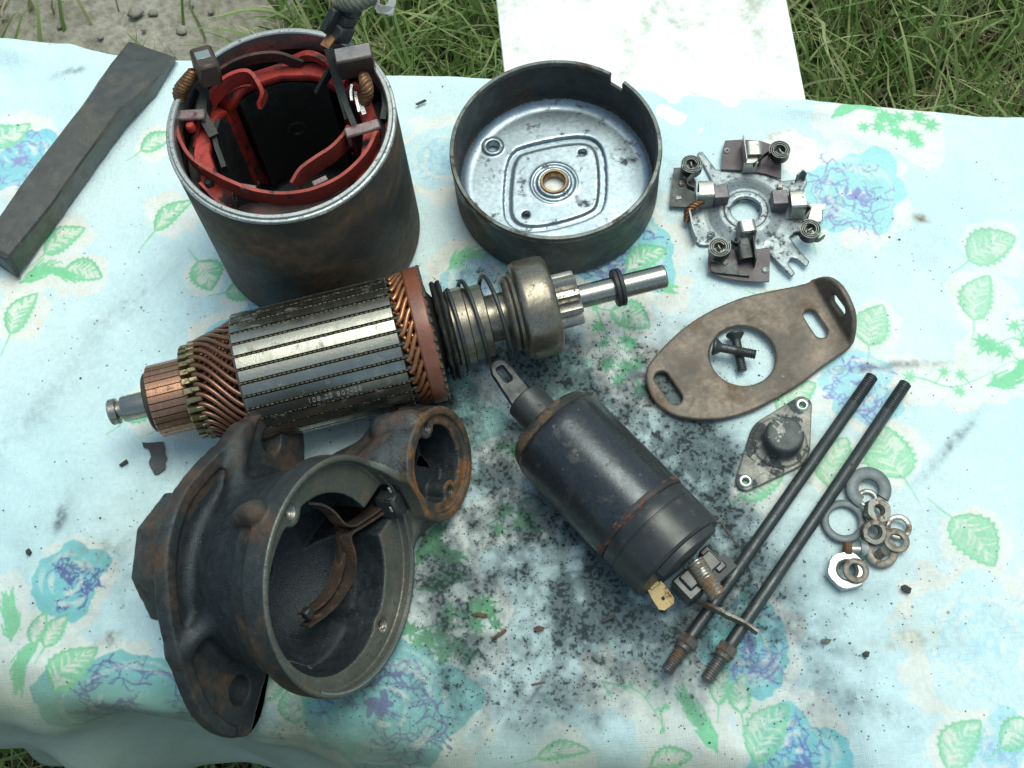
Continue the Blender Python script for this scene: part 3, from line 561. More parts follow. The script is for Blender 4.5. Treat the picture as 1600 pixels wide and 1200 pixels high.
def rose(px, py, r, seed, col=TEAL, pc=PURP, al=1.0, sx=1.0, ang=0, pal=.8):
    c = W2(px, py); halo_blob(c, r*1.3, seed)
    def f():
        g = random.Random(seed); fill(wob(c, r*sx, r, ang, seed), col, al, tex=.0); fill(wob(c, r*sx*.6, r*.6, ang, seed+5), tuple(x*.97 for x in col), al*.4)
        for k in range(int(6*r)+5):
            rad = r*math.sqrt(g.random())*.82; a0 = g.uniform(0, 6.28); span = g.uniform(.5, 1.4)*(.7+.5*r/(rad+.5)); span = min(span, 2.2); P = []
            for i in range(9):
                a = a0+span*i/8; q = rad*(1+.12*math.sin(i*1.1+k)); x, y = q*math.cos(a)*sx, q*math.sin(a); x, y = x*math.cos(ang)-y*math.sin(ang), x*math.sin(ang)+y*math.cos(ang); P.append((c[0]+x, c[1]+y))
                if g.random() < .42: twig((c[0]+x, c[1]+y), a+ang+g.choice((0, PI))+g.uniform(-.5, .5), r*g.uniform(.12, .28), .05, g, 1, pc, al*pal)
            stroke(P, g.uniform(.05, .09), pc, al*pal)
        for k in range(int(7*r)+3):
            rad = r*math.sqrt(g.random())*.85; a0 = g.uniform(0, 6.28); sp_ = g.uniform(.5, 1.1)
            stroke([(c[0]+rad*math.cos(a0+sp_*i/6)*sx, c[1]+rad*math.sin(a0+sp_*i/6)) for i in range(7)], g.uniform(.12, .28), CREAM, .28)
        for k in range(6): fill(wob((c[0]+g.uniform(-.2, .2)*r, c[1]+g.uniform(-.2, .2)*r), r*.1, r*.05, g.uniform(0, 3), seed+k+30, 20), pc, al*pal)
    motifs.append(f)
def leaf(px, py, L_, Wd, ang, seed, col=GREEN, al=.86):
    L_ *= .80; Wd *= .80; al = al if px < 1200 else al*.8
    c = W2(px, py); a = R(ang); halo_blob(c, L_*.62, seed)
    def f():
        g = random.Random(seed); ca, sa = math.cos(a), math.sin(a)
        def pt(t, s): 
            bend = .10*L_*math.sin(PI*t); x = (t-.5)*L_; y = s*Wd*.5*max(0, math.sin(PI*min(1, max(t, 0)**.8)))**.8+bend; return (c[0]+x*ca-y*sa, c[1]+x*sa+y*ca)
        n = 26; up_ = [pt(i/n, 1+(.10 if i % 3 == 0 else -.06)) for i in range(n+1)]; dn = [pt(i/n, -1-(.10 if i % 3 == 0 else -.06)) for i in range(n+1)]; mid = [pt(i/n, 0) for i in range(n+1)]
        fill(up_+mid[::-1], col, al);         fill(dn+mid[::-1], col, al*.92)
        for sg in (1, -1):
            t = .10
            while t < .86:
                w1_ = g.uniform(.05, .15); ln = g.uniform(.55, 1.0); q = [pt(t, sg*.06), pt(min(.99, t+.06), sg*.35*ln), pt(min(.99, t+.12+g.uniform(-.03, .03)), sg*.85*ln)]
                stroke(q, w1_, CREAM, al*.85)
                if g.random() < .45: stroke([q[1], pt(min(.99, t+.13), sg*.55*ln)], w1_*.7, CREAM, al*.8)
                t += g.uniform(.08, .17)
        if g.random() < .6: t0_ = g.uniform(.3, .6); fill([pt(t0_+.25*i/8, (-1)**seed*(.25+.1*math.sin(i))) for i in range(9)]+[pt(t0_+.25-.25*i/8, (-1)**seed*(.75+.15*g.random())) for i in range(9)], CREAM, al*.8)
        stroke(dn, .08, col, al, taper=False); stroke(up_, .06, tuple(x*.92 for x in col), al, taper=False); stroke(mid, .04, CREAM, al*.8)
        stroke([pt(0, 0), pt(-.22, .1), pt(-.5, .0)], .07, col, al)
    motifs.append(f)
def star(p, r, g, col, al):
    n = 7; P = []
    for i in range(2*n): a = 2*PI*i/(2*n)+g.uniform(-.12, .12); q = r*(1 if i % 2 == 0 else .42)*g.uniform(.8, 1.15); P.append((p[0]+q*math.cos(a), p[1]+q*math.sin(a)))
    fill(P, col, al)
def vine(pts, seed, col=GREEN, al=1.0, size=.42):
    Q = [W2(*p) for p in pts]
    for q in Q: halo_blob(q, 1.0, seed)
    def f():
        g = random.Random(seed); C_ = curve3([(*q, 0) for q in Q], 30); stroke([(c[0], c[1]) for c in C_], .07, col, al)
        for q in C_[::6]+[C_[-1]]:
            o = (q[0]+g.uniform(-.5, .5), q[1]+g.uniform(-.5, .5)); stroke([(q[0], q[1]), o], .05, col, al); star(o, size*g.uniform(.7, 1.1), g, col, al)
    motifs.append(f)
def fern(pts, seed, col=GREEN, al=1.0, ln=.9):
    Q = [W2(*p) for p in pts]
    for q in Q: halo_blob(q, .9, seed)
    def f():
        g = random.Random(seed); C_ = curve3([(*q, 0) for q in Q], 22); stroke([(c[0], c[1]) for c in C_], .12, col, al)
        for i in range(1, len(C_)-1):
            d = C_[i+1]-C_[i-1]; a = math.atan2(d[1], d[0])
            for sg in (-1, 1):
                l = ln*(1-.6*i/len(C_))*g.uniform(.6, 1.1); b = a+sg*g.uniform(.5, .8); x, y = C_[i][0], C_[i][1]
                stroke([(x, y), (x+l*.5*math.cos(b), y+l*.5*math.sin(b)), (x+l*math.cos(b-sg*.3), y+l*math.sin(b-sg*.3))], .10, col, al)
    motifs.append(f)
# roses
rose(1335, 298, 1.9, 1, pal=.72); rose(105, 905, 1.3, 2, (.50, .77, .80), (.36, .38, .60)); rose(190, 1105, 1.9, 3, (.50, .74, .75), (.36, .38, .58), sx=1.5, ang=-.25)
rose(600, 1110, 2.6, 4, (.50, .73, .73), (.37, .37, .55)); rose(1345, 605, 1.4, 5, (.62, .84, .88), (.52, .52, .78), .8); rose(1165, 1010, 1.6, 6, (.50, .78, .81), (.42, .44, .68))
rose(28, 245, 1.7, 7, (.55, .80, .85)); rose(400, 540, 2.0, 8, (.58, .82, .88), (.55, .60, .80), .9, sx=1.5, ang=.6); rose(1250, 1185, 1.6, 9, (.52, .80, .83), (.42, .46, .72))
rose(1540, 1010, 2.3, 10, (.78, .89, .91), (.70, .84, .90), .7); rose(970, 385, 2.0, 12, (.55, .82, .85), (.50, .50, .72), .9); rose(690, 245, 1.6, 13, (.72, .86, .90), (.62, .78, .88), .7)
rose(745, 440, 1.3, 14, (.60, .82, .88), (.60, .66, .82), .8); rose(1560, 1175, 1.3, 15, (.62, .84, .90), (.60, .74, .86), .6); rose(700, 650, 1.7, 16, (.58, .80, .78), (.48, .60, .62), .8); rose(880, 590, 1.2, 17, (.55, .80, .76), (.42, .6, .6), .6)
# leaves
for a in ((1552, 385, 2.6, 1.9, 20, 21), (1535, 462, 2.6, 1.5, 60, 22), (1368, 507, 2.2, 1.7, 62, 23), (1522, 845, 2.7, 2.0, -62, 24), (1395, 705, 2.6, 2.2, 100, 25), (1505, 1165, 2.5, 1.5, 45, 26), (318, 428, 1.7, 1.6, -70, 27),
          (100, 375, 2.3, 1.3, 30, 28), (128, 425, 2.0, 1.2, -20, 29), (35, 488, 2.4, 1.2, 60, 30), (245, 220, 1.9, 1.0, 25, 31), (270, 335, 2.4, 1.0, 40, 32), (20, 215, 2.4, 1.2, 50, 33), (1205, 1145, 2.8, 1.6, 50, 34),
          (115, 1045, 2.5, 1.5, 45, 35), (85, 985, 1.6, .9, 60, 36), (60, 980, 1.5, .8, 75, 37), (1010, 405, 2.3, 1.3, 25, 38), (985, 495, 2.0, 1.5, -30, 39), (1245, 620, 2.3, 1.5, 30, 40), (1190, 760, 2.2, 1.4, 20, 41), (1310, 720, 2.6, 1.8, 60, 42),
          (460, 1100, 1.7, 1.2, 80, 43), (430, 1072, 1.4, .9, 40, 44), (1160, 1085, 1.6, .9, 75, 45), (1130, 1072, 1.6, .8, 65, 46), (230, 640, 2.2, 1.2, 20, 47), (290, 655, 2.0, .9, 10, 48), (380, 455, 1.8, 1.2, -10, 49), (1595, 1150, 2.0, 1.2, 20, 50),
          (1270, 355, 1.4, 1.0, 80, 51), (1260, 235, 1.3, .9, 40, 52), (240, 1178, 2.0, .8, -10, 53), (830, 795, 1.4, .9, 30, 54), (1210, 470, 1.5, 1.0, -40, 55), (1050, 1190, 1.8, 1.0, 10, 56), (880, 1180, 2.2, .7, 0, 57)): leaf(*a)
D2 = (.42, .66, .48)
for a in (([(640, 985), (700, 970), (752, 938)], 61, D2), ([(650, 990), (700, 1010), (750, 1020)], 62, D2), ([(690, 985), (735, 975), (758, 962)], 63, D2), ([(930, 480), (955, 530), (1000, 560)], 64), ([(950, 560), (985, 580), (1000, 600)], 65), ([(1365, 195), (1400, 180), (1440, 192)], 66), ([(1400, 185), (1410, 205), (1445, 225)], 67),
          ([(1530, 550), (1560, 535), (1598, 520)], 68), ([(940, 1065), (1000, 1080), (1035, 1130)], 69, GREEN, 1, .2), ([(760, 820), (800, 800), (830, 812)], 70, D2), ([(790, 700), (815, 690), (830, 710)], 71, D2), ([(1440, 590), (1500, 600), (1590, 560)], 72, GREEN, .8, .3)): vine(*a)
for a in (([(650, 880), (668, 850), (690, 820)], 73, D2), ([(655, 920), (690, 905), (720, 900)], 74, D2), ([(660, 835), (690, 860), (715, 872)], 75, D2), ([(60, 1000), (35, 1040), (25, 1075)], 76), ([(1120, 1175), (1095, 1130), (1065, 1080)], 77), ([(1545, 600), (1580, 590), (1610, 560)], 78), ([(1300, 185), (1330, 165), (1370, 165)], 79), ([(980, 455), (1010, 440), (1050, 450)], 80),
          ([(30, 440), (70, 420), (110, 430)], 81), ([(15, 1000), (10, 960), (8, 930)], 82), ([(700, 420), (720, 400), (750, 395)], 84, GREEN, .6)): fern(*a)
HZ = HALO[..., None]; hn = (fnoise(CW, CHH, 60, 4, 21)-.5)[..., None]
CV[:] = CV*(1-HZ*.75)+(CREAM+hn*np.array([.05, .09, .12]))*HZ*.75
for f in motifs: f()
# threads of the weave, faded print
for _ in range(2):
    for ax_ in (0, 1): CV[:] = (np.roll(CV, 1, ax_)+2*CV+np.roll(CV, -1, ax_))/4
CV *= 1+(fnoise(CW, CHH, 5, 2, 31)-.5)[..., None]*.07
fd = fnoise(CW, CHH, 300, 4, 32)[..., None]; CV[:] = CV*(1-np.clip(fd-.5, 0, .2)*.7)+BASE*np.clip(fd-.5, 0, .2)*.7
# soot shaken out of the parts: where it fell, smudges first, then specks
SOOT = [(930, 600, 130, 60, 1.0), (1010, 660, 70, 60, .9), (745, 560, 60, 50, .8), (730, 600, 70, 50, .7), (820, 690, 45, 90, 1.0), (770, 820, 80, 90, .95), (870, 840, 80, 90, .9), (960, 930, 80, 60, .6), (780, 960, 70, 70, .6), (880, 1000, 100, 60, .42), (830, 1100, 110, 40, .40), (690, 1090, 60, 50, .35),
        (1090, 800, 60, 70, .7), (1130, 900, 60, 60, .6), (1050, 1000, 60, 60, .5), (1180, 990, 60, 50, .35), (1240, 1090, 110, 70, .28), (680, 900, 60, 90, .5), (1100, 720, 50, 50, .5), (700, 430, 70, 30, .35), (760, 480, 60, 60, .5), (230, 850, 120, 60, .22), (1020, 330, 40, 60, .25), (1000, 470, 60, 40, .25), (650, 700, 80, 60, .5),
        (100, 1000, 200, 90, .10), (1330, 900, 130, 80, .16), (1420, 380, 90, 60, .10), (1430, 620, 80, 40, .14), (200, 500, 200, 120, .07), (560, 1130, 160, 40, .3), (350, 1140, 120, 30, .2), (1000, 860, 90, 60, .55)]
GX, GY = np.meshgrid(np.linspace(CX0, CX1, 280), np.linspace(CY0, CY1, 260)); GD = np.zeros(GX.shape, np.float32)
for px, py, sx, sy, a in SOOT:
    x, y = W2(px, py); GD += a*np.exp(-.5*(((GX-x)/(sx/43))**2+((GY-y)/(sy/40))**2))
xi = np.linspace(0, 279, CW); yi = np.linspace(0, 259, CHH); x0 = np.minimum(xi.astype(int), 278); y0 = np.minimum(yi.astype(int), 258); fx = (xi-x0).astype(np.float32); fy = (yi-y0).astype(np.float32)
DN = (GD[:, x0]*(1-fx)+GD[:, x0+1]*fx); DN = DN[y0]*(1-fy)[:, None]+DN[y0+1]*fy[:, None]
n1 = fnoise(CW, CHH, 90, 5, 41, .62); n2 = fnoise(CW, CHH, 5.5, 2, 42, .7); n4 = fnoise(CW, CHH, 26, 3, 44, .7); n2 = (n2-n2.mean())/n2.std(); n4 = (n4-n4.mean())/n4.std(); n3 = fnoise(CW, CHH, 220, 3, 43)
Dm = np.clip(DN, 0, 1.1)*(.5+1.0*n3)
sm = np.clip(Dm*.30+np.clip((n1-.48)*3.0, 0, 1)*Dm*.68+np.clip(n4*.10, -.12, .2)*Dm, 0, .72); CV[:] = CV*(1-sm[..., None])+np.array([.20, .235, .25])*sm[..., None]
sp = np.clip((n2*.85+n4*.5-(2.95-1.75*np.clip(Dm, 0, 1)-(n1-.5)*5.0*np.clip(Dm, 0, 1)))*1.3, 0, 1)*np.clip(Dm*3, 0, 1)*.66; sp = (sp+np.roll(sp, 1, 0)+np.roll(sp, 1, 1)+np.roll(sp, -1, 0)+np.roll(sp, -1, 1))/5; CV[:] = CV*(1-sp[..., None])+np.array([.09, .11, .12])*sp[..., None]
g = np.random.default_rng(9)
def dots(n, dens, r0, r1, col, al):
    for _ in range(n):
        x, y = g.integers(4, CW-5), g.integers(4, CHH-5)
        if g.random() > min(1, DN[y, x]*1.2+dens): continue
        r = g.uniform(r0, r1); k = int(r)+1; yy, xx = np.mgrid[-k:k+1, -k:k+1]; e = g.uniform(.5, 1); th = g.uniform(0, 3.14)
        d = np.hypot(xx*math.cos(th)+yy*math.sin(th), (-xx*math.sin(th)+yy*math.cos(th))/e); a = np.clip(r-d+.5, 0, 1)*al
        if y-k < 0 or x-k < 0 or y+k+1 > CHH or x+k+1 > CW: continue
        v = CV[y-k:y+k+1, x-k:x+k+1]; v[:] = v*(1-a[..., None])+np.array(col)*a[..., None]
dots(42000, .008, .6, 1.5, (.06, .07, .08), .85); dots(1700, .02, 1.2, 2.6, (.06, .07, .08), .8); dots(2500, .03, 1.5, 3.5, (.30, .22, .16), .4)
def smudge(px, py, rx, ry, ang, al, col=(.30, .33, .36), seed=1):
    c = cpx(W2(px, py)); rr = max(rx, ry)*PXC*1.6; x0, x1, y0, y1 = region(c[0]-rr, c[0]+rr, c[1]-rr, c[1]+rr); X, Y = np.meshgrid(np.arange(x0, x1)-c[0], np.arange(y0, y1)-c[1]); a = R(ang)
    u = (X*math.cos(a)+Y*math.sin(a))/(rx*PXC); v = (-X*math.sin(a)+Y*math.cos(a))/(ry*PXC)
    k = np.exp(-(u*u+v*v)*1.4)*(.35+1.3*np.clip((fnoise(x1-x0, y1-y0, 14, 3, seed)-.35)*2, 0, 1)); put(x0, x1, y0, y1, np.clip(k*al, 0, .95), col)
for a in ((95, 805, .25, .75, -20, .7), (165, 995, .5, .3, 20, .7), (1440, 340, .35, .25, -30, .55, (.45, .38, .30)), (150, 860, 1.8, .5, 10, .35, (.45, .42, .36)), (1400, 570, 2.6, .18, -2, .55, (.42, .42, .42)), (1490, 690, 1.8, .22, 40, .4), (1260, 1000, 2.0, .3, -25, .3), (1420, 1000, 1.6, .5, 0, .3, (.55, .47, .35)),
          (1250, 720, .9, 1.2, 0, .5, (.45, .40, .30)), (1330, 1090, 2.2, .5, -30, .35), (110, 110, .9, .2, 10, .5), (760, 900, 1.2, .7, 30, .5), (930, 1130, .25, .4, 0, .7), (830, 1090, 1.2, .18, 50, .6), (200, 470, 3, .7, 40, .14), (60, 640, 3.5, .8, 45, .12), (300, 760, 1, .3, 30, .2), (560, 1080, .9, .7, 0, .5, (.28, .28, .2)), (1000, 590, 1.6, .5, 20, .6), (740, 520, .8, .5, 0, .5, (.25, .3, .18))): smudge(*a, seed=int(a[0]))
# cloth colour grows darker and greyer towards the front left
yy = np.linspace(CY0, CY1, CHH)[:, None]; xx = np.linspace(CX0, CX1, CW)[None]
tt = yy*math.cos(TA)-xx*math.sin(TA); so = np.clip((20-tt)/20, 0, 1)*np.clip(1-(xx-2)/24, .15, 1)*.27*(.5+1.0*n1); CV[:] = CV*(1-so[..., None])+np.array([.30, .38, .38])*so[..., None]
dcan = np.hypot(xx+6.88, yy-27.27); can_shade = np.clip((3.7-dcan)/.3, 0, 1)*.8; CV[:] = CV*(1-can_shade[..., None])+np.array([.16, .15, .15])*can_shade[..., None]  # painted shade: cloth darkened inside the can's wall
hem_shade = np.clip((6.9-tt)/1.8, 0, 1)*.50*(.4+1.2*n3); CV[:] = CV*(1-hem_shade[..., None])+np.array([.36, .38, .27])*hem_shade[..., None]  # shade of the hanging front hem, painted into the cloth colour
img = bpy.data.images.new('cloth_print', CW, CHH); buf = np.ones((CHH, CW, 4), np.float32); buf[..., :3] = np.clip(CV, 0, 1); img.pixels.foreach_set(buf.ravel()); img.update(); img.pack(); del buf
def cloth_nodes(nt, b):
    N, L = nt.nodes, nt.links; tx = N.new('ShaderNodeTexImage'); tx.image = img; tx.extension = 'MIRROR'; L.new(tx.outputs[0], b.inputs['Base Color'])
    b.inputs['Roughness'].default_value = .9; b.inputs['Specular IOR Level'].default_value = .15; b.inputs['Sheen Weight'].default_value = .15
    uv = N.new('ShaderNodeUVMap'); mp = N.new('ShaderNodeMapping'); mp.inputs['Scale'].default_value = (1000, 1000, 1); L.new(uv.outputs[0], mp.inputs[0])
    mp2 = N.new('ShaderNodeMapping'); mp2.inputs['Scale'].default_value = (90, 1400, 1); L.new(uv.outputs[0], mp2.inputs[0])
    n = N.new('ShaderNodeTexNoise'); n.inputs['Scale'].default_value = 1; n.inputs['Detail'].default_value = 2; L.new(mp2.outputs[0], n.inputs[0])
    mp3 = N.new('ShaderNodeMapping'); mp3.inputs['Scale'].default_value = (1400, 90, 1); L.new(uv.outputs[0], mp3.inputs[0]); n2 = N.new('ShaderNodeTexNoise'); n2.inputs['Scale'].default_value = 1; n2.inputs['Detail'].default_value = 2; L.new(mp3.outputs[0], n2.inputs[0])
    ad = N.new('ShaderNodeMath'); L.new(n.outputs[0], ad.inputs[0]); L.new(n2.outputs[0], ad.inputs[1])
    bp = N.new('ShaderNodeBump'); bp.inputs['Strength'].default_value = .55; bp.inputs['Distance'].default_value = .0005; L.new(ad.outputs[0], bp.inputs['Height']); L.new(bp.outputs[0], b.inputs['Normal'])
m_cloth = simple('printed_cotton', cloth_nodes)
# mesh: runs flat over the bench, rolls over both long edges and hangs
ds = .17; S_ = np.arange(-33, 34, ds); HB, HF = 10.0, 11.0
Tt = np.arange(T_FRONT-HF, T_BACK+HB, ds); SS, TTT = np.meshgrid(S_, Tt)
def n2d(x, y, s): return np.array([mnoise.noise(Vector((a, b, s))) for a, b in zip(x.ravel(), y.ravel())]).reshape(x.shape)
w1 = n2d(SS*.12, TTT*.16, 1); w2 = n2d(SS*.35+TTT*.12, TTT*.30, 5); w3 = n2d(SS*.9, TTT*.8, 9)
eb = np.interp(S_, [-33, -28.7, -26, -22, -20, -11, -9, -2, 4, 5.5, 12, 18, 34], [0, .1, .2, -.35, -.2, -.1, 0, .1, .15, .2, .1, .3, 0])[None]   # wavy back fold
ef = (.55*np.sin(S_*.33)+.35*np.sin(S_*.75+1)+.2*np.sin(S_*1.7))[None]
Rr = 1.0
tb = T_BACK+eb; tf = T_FRONT+ef*.6
Y_ = TTT.copy(); Z_ = np.zeros_like(TTT)
def roll(over, rad):
    """over: distance past the fold; returns (horizontal advance, drop)"""
    th = np.clip(over/rad, 0, PI/2*.97); e = np.maximum(0, over-rad*PI/2*.97); return rad*np.sin(th)+e*math.cos(PI/2*.97), rad*(1-np.cos(th))+e*math.sin(PI/2*.97)
ob = TTT-(tb-.45); hb, db = roll(np.maximum(ob, 0), .5); of_ = (tf+1.3)-TTT; hf, df = roll(np.maximum(of_, 0), 1.9)
Y_ = np.where(ob > 0, tb-.45+hb, Y_); Z_ -= db; Y_ = np.where(of_ > 0, tf+1.3-hf, Y_); Z_ -= df
edge = np.exp(-((TTT-T_FRONT-1.5)/2.4)**2); hang = np.clip(-Z_/2, 0, 1)
bumpz = -.26*np.abs(w2)-.10*np.abs(w3)-.16*np.abs(w1)+.03
Z_ += bumpz*np.where(hang > 0, 1, 1)+edge*(.45*w1+.40*w2)-.03
# ridge folds near the left corner and along the front
P1 = W2(5, 165); P2 = W2(50, 330); XW = tu[0]*SS+tn[0]*Y_; YW = tu[1]*SS+tn[1]*Y_
def ridge(px0, px1, amp, wd):
    global Z_
    a, b = W2(*px0), W2(*px1); e = b-a; t = np.clip(((XW-a[0])*e[0]+(YW-a[1])*e[1])/(e@e), 0, 1); d = np.hypot(XW-a[0]-t*e[0], YW-a[1]-t*e[1]); Z_ += amp*np.exp(-(d/wd)**2)*np.sin(PI*np.clip(t, .08, .92))**.7*(Z_ > -1.2)
for r_ in (((-25, 110), (18, 300), .55, .5), ((-15, 75), (60, 90), .4, .6), ((330, 1150), (560, 1148), .38, .4), ((60, 1085), (330, 1128), .5, .5), ((560, 1160), (720, 1172), .36, .4), ((-10, 1010), (150, 1068), .34, .5), ((1200, 168), (1330, 178), .22, .35), ((250, 410), (340, 300), .2, .7), ((70, 640), (240, 470), .2, .8),
           ((1370, 565), (1560, 572), .12, .22), ((1330, 790), (1550, 660), .12, .3), ((1290, 200), (1420, 215), .12, .5), ((820, 1120), (960, 1180), .25, .5), ((1000, 1120), (1200, 1190), .2, .6)): ridge(*r_)
side = hang*(.9*np.sin(SS*.55+w1*2)+.45*np.sin(SS*1.3+1))*np.clip(-Z_/6, 0, 1); Y_ += np.where(TTT > T_BACK-1, 1, -1)*side*.8
V = np.stack([tu[0]*SS+tn[0]*Y_, tu[1]*SS+tn[1]*Y_, Z_], -1); ny, nx = SS.shape
I = np.arange(ny*nx).reshape(ny, nx); Q = np.stack([I[:-1, :-1], I[:-1, 1:], I[1:, 1:], I[1:, :-1]], -1).reshape(-1, 4)
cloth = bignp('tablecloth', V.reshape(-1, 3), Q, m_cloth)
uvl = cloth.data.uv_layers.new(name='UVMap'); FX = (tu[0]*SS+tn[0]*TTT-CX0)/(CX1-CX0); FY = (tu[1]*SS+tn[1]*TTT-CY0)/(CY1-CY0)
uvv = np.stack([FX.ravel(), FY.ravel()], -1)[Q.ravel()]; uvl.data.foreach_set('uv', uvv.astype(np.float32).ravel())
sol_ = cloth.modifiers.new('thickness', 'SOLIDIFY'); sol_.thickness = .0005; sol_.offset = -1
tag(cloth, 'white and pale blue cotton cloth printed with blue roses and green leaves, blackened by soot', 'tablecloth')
# ------------------------------------------------------------------ field coil housing (upright can)
HC = (-6.88, 27.27); HH = 7.67; HR = 4.0
can = root('field_coil_housing', *HC, 0, 0, 'tall rusty black steel can with red field coils inside and brushes on its rim', 'motor housing')
mb = MB(); mb.lathe([(HR-.22, .02), (HR-.05, .02), (HR, .1), (HR, 2.5), (HR, HH-.28), (HR-.03, HH-.24), (HR-.24, HH-.24), (HR-.24, HH-.5), (HR-.26, .3)], 128, close=True); mb.obj('shell', MT['paint'], can)
mb = MB(); mb.lathe([(HR-.27, HH-.9), (HR-.27, HH-.25), (HR-.03, HH-.25), (HR+.01, HH-.22), (HR+.01, HH-.12), (HR-.02, HH-.09), (HR-.09, HH-.085), (HR-.11, HH-.02), (HR-.13, HH), (HR-.24, HH), (HR-.28, HH-.04), (HR-.30, HH-.9)], 128, close=True); mb.obj('rim', MT['rim'], can)
mb = MB(); mb.lathe([(HR-.27, HH-.85), (HR-.29, HH-.8), (HR-.29, .3), (HR-.27, .2)], 96); mb.obj('liner', MT['inner'], can)
def canloc(px, py, h): p = at(px, py, h); return (p[0]-HC[0], p[1]-HC[1], h)
def cp(r, a, z): return (r*math.cos(a), r*math.sin(a), z)
def arcbox(mb, r0, r1, a0, a1, z0, z1, n=14):
    secs = []
    for i in range(n+1):
        a = a0+(a1-a0)*i/n; secs.append([cp(r0, a, z0), cp(r1, a, z0), cp(r1, a, z1), cp(r0, a, z1)])
    return mb.loft(secs)
POLES = [R(93+90*k) for k in range(4)]
for k, pa in enumerate(POLES):
    mb = MB(); e = .12
    arcbox(mb, 2.95, 3.66, pa-R(22), pa+R(22), .5, 6.0); mb.add(*[[], []])
    # overhanging face with rounded lips
    prof = [(.55, 2.95), (.38, 2.78), (.5, 2.68), (3.2, 2.66), (5.9, 2.68), (6.08, 2.76), (5.95, 2.95)]
    n = 16; secs = [[cp(r, pa+R(-37+74*i/n), z) for z, r in prof] for i in range(n+1)]
    mb.loft(secs); o = mb.obj('pole_shoe', MT['inner'], can)
    M_ = RZ(pa) @ T(2.66, 0, 3.3) @ RY(-PI/2); mb = MB(); mb.lathe([(.42, -.10), (.42, .035), (.36, .05), (.30, .04), (.26, -.02), (0, -.03)], 24, M_); mb.obj('pole_screw', MT['darksteel'], o)
    # coil: taped racetrack wound round the pole
    pts = []; zc = 3.35; hw, hz, rc = R(42), 3.0, .9
    for i in range(72):
        t = 2*PI*i/72; ct, st = math.cos(t), math.sin(t); q = .28
        a = math.copysign(abs(ct)**q, ct)*hw; z = zc+math.copysign(abs(st)**q, st)*hz
        top = max(0, (z-5.6)/.8); r = 3.22+.03*math.sin(t*5+k)-(.18 if z > 5.9 else 0)*top; pts.append(cp(r, pa+a, z+.06*math.sin(7*t+k)))
    mb = MB(); n = len(pts); secs = []
    for i in range(n):
        p = Vector(pts[i]); tt_ = (Vector(pts[(i+1) % n])-Vector(pts[i-1])).normalized(); ou = Vector((p.x, p.y, 0)).normalized(); ou = (ou-tt_*ou.dot(tt_)).normalized(); sd = tt_.cross(ou)
        secs.append([p+ou*x+sd*y for x, y in ((-.30, -.11), (-.26, -.17), (.26, -.17), (.30, -.11), (.30, .11), (.26, .17), (-.26, .17), (-.30, .11))])
    vs = [q for s_ in secs for q in s_]; fs = [(i*8+j, i*8+(j+1) % 8, ((i+1) % n)*8+(j+1) % 8, ((i+1) % n)*8+j) for i in range(n) for j in range(8)]
    mb.add(vs, fs); mb.obj('field_coil', MT['red'] if k in (0, 1, 3) else MT['redblack'], can, sharp=50)
# loose coil end that curls at the far left, and a second flap at the front right
def ribbon(name, pts, h, th, m, parent=None, n=40, up=(0, 0, 1)):
    mb = MB(); mb.tube(curve3(pts, n), 1, flat=(th, h), up=up); return mb.obj(name, m, parent or can, sharp=40)
ribbon('coil_end', [cp(3.3, R(172), 6.0), cp(3.15, R(152), 6.75), cp(3.05, R(132), 7.0), cp(2.75, R(116), 7.05), cp(2.2, R(112), 6.8), cp(1.95, R(116), 6.3)], .75, .14, MT['red'])
ribbon('coil_end', [cp(3.55, R(160), 6.3), cp(3.5, R(140), 7.0), cp(3.35, R(118), 7.2), cp(3.2, R(95), 7.1), cp(3.15, R(78), 6.6)], .5, .12, MT['redblack'])
ribbon('coil_end', [cp(3.3, R(84), 6.6), cp(3.35, R(72), 6.9), cp(3.25, R(60), 6.8), cp(3.1, R(48), 6.3)], .34, .22, MT['red'])
ribbon('coil_end', [canloc(462, 290, 6.6), canloc(474, 272, 6.75), canloc(497, 255, 6.8), canloc(520, 240, 6.8), canloc(538, 222, 6.7), canloc(545, 212, 6.5)], .85, .12, MT['strap'])
# strap joining the coils round the front of the can
ribbon('connecting_strap', [canloc(277, 192, 6.95), canloc(286, 228, 6.95), canloc(303, 254, 6.95), canloc(332, 275, 6.95), canloc(368, 293, 6.95), canloc(402, 305, 6.9), canloc(445, 310, 6.9), canloc(492, 303, 6.95), canloc(538, 281, 6.95), canloc(573, 247, 6.95), canloc(590, 214, 6.95)], .72, .12, MT['strap'], n=80)
ribbon('connecting_strap', [cp(3.45, R(205), 6.3), cp(3.35, R(225), 6.1), cp(3.3, R(243), 6.0)], .9, .1, MT['red'])
ribbon('connecting_strap', [cp(3.55, R(268), 6.35), cp(3.6, R(290), 6.4), cp(3.6, R(320), 6.5), cp(3.6, R(350), 6.5), cp(3.6, R(370), 6.2)], .8, .14, MT['red'])
for px, py, a, m_ in ((322, 263, -32, 'strap'), (388, 293, -18, 'clip'), (500, 283, 22, 'clip')):
    x, y, z = canloc(px, py, 7.2); mb = MB(); mb.box(0, 0, 0, .55, .22, .30, T(x, y, z-.1) @ RZ(R(a)), .03); mb.obj('strap_fold', MT[m_], can)
for (px, py, h, rz, m_) in ((292, 178, 7.35, -4, 'clip'), (566, 199, 7.35, 12, 'clip')):
    x, y, z = canloc(px, py, h); mb = MB(); M_ = T(x, y, z-.08) @ RZ(R(rz)); mb.box(0, 0, 0, 1.25, .42, .16, M_, .05); mb.box(.55*(-1 if rz > 0 else 1), 0, -.3, .12, .4, .6, M_, .03); mb.obj('coil_clip', MT[m_], can)
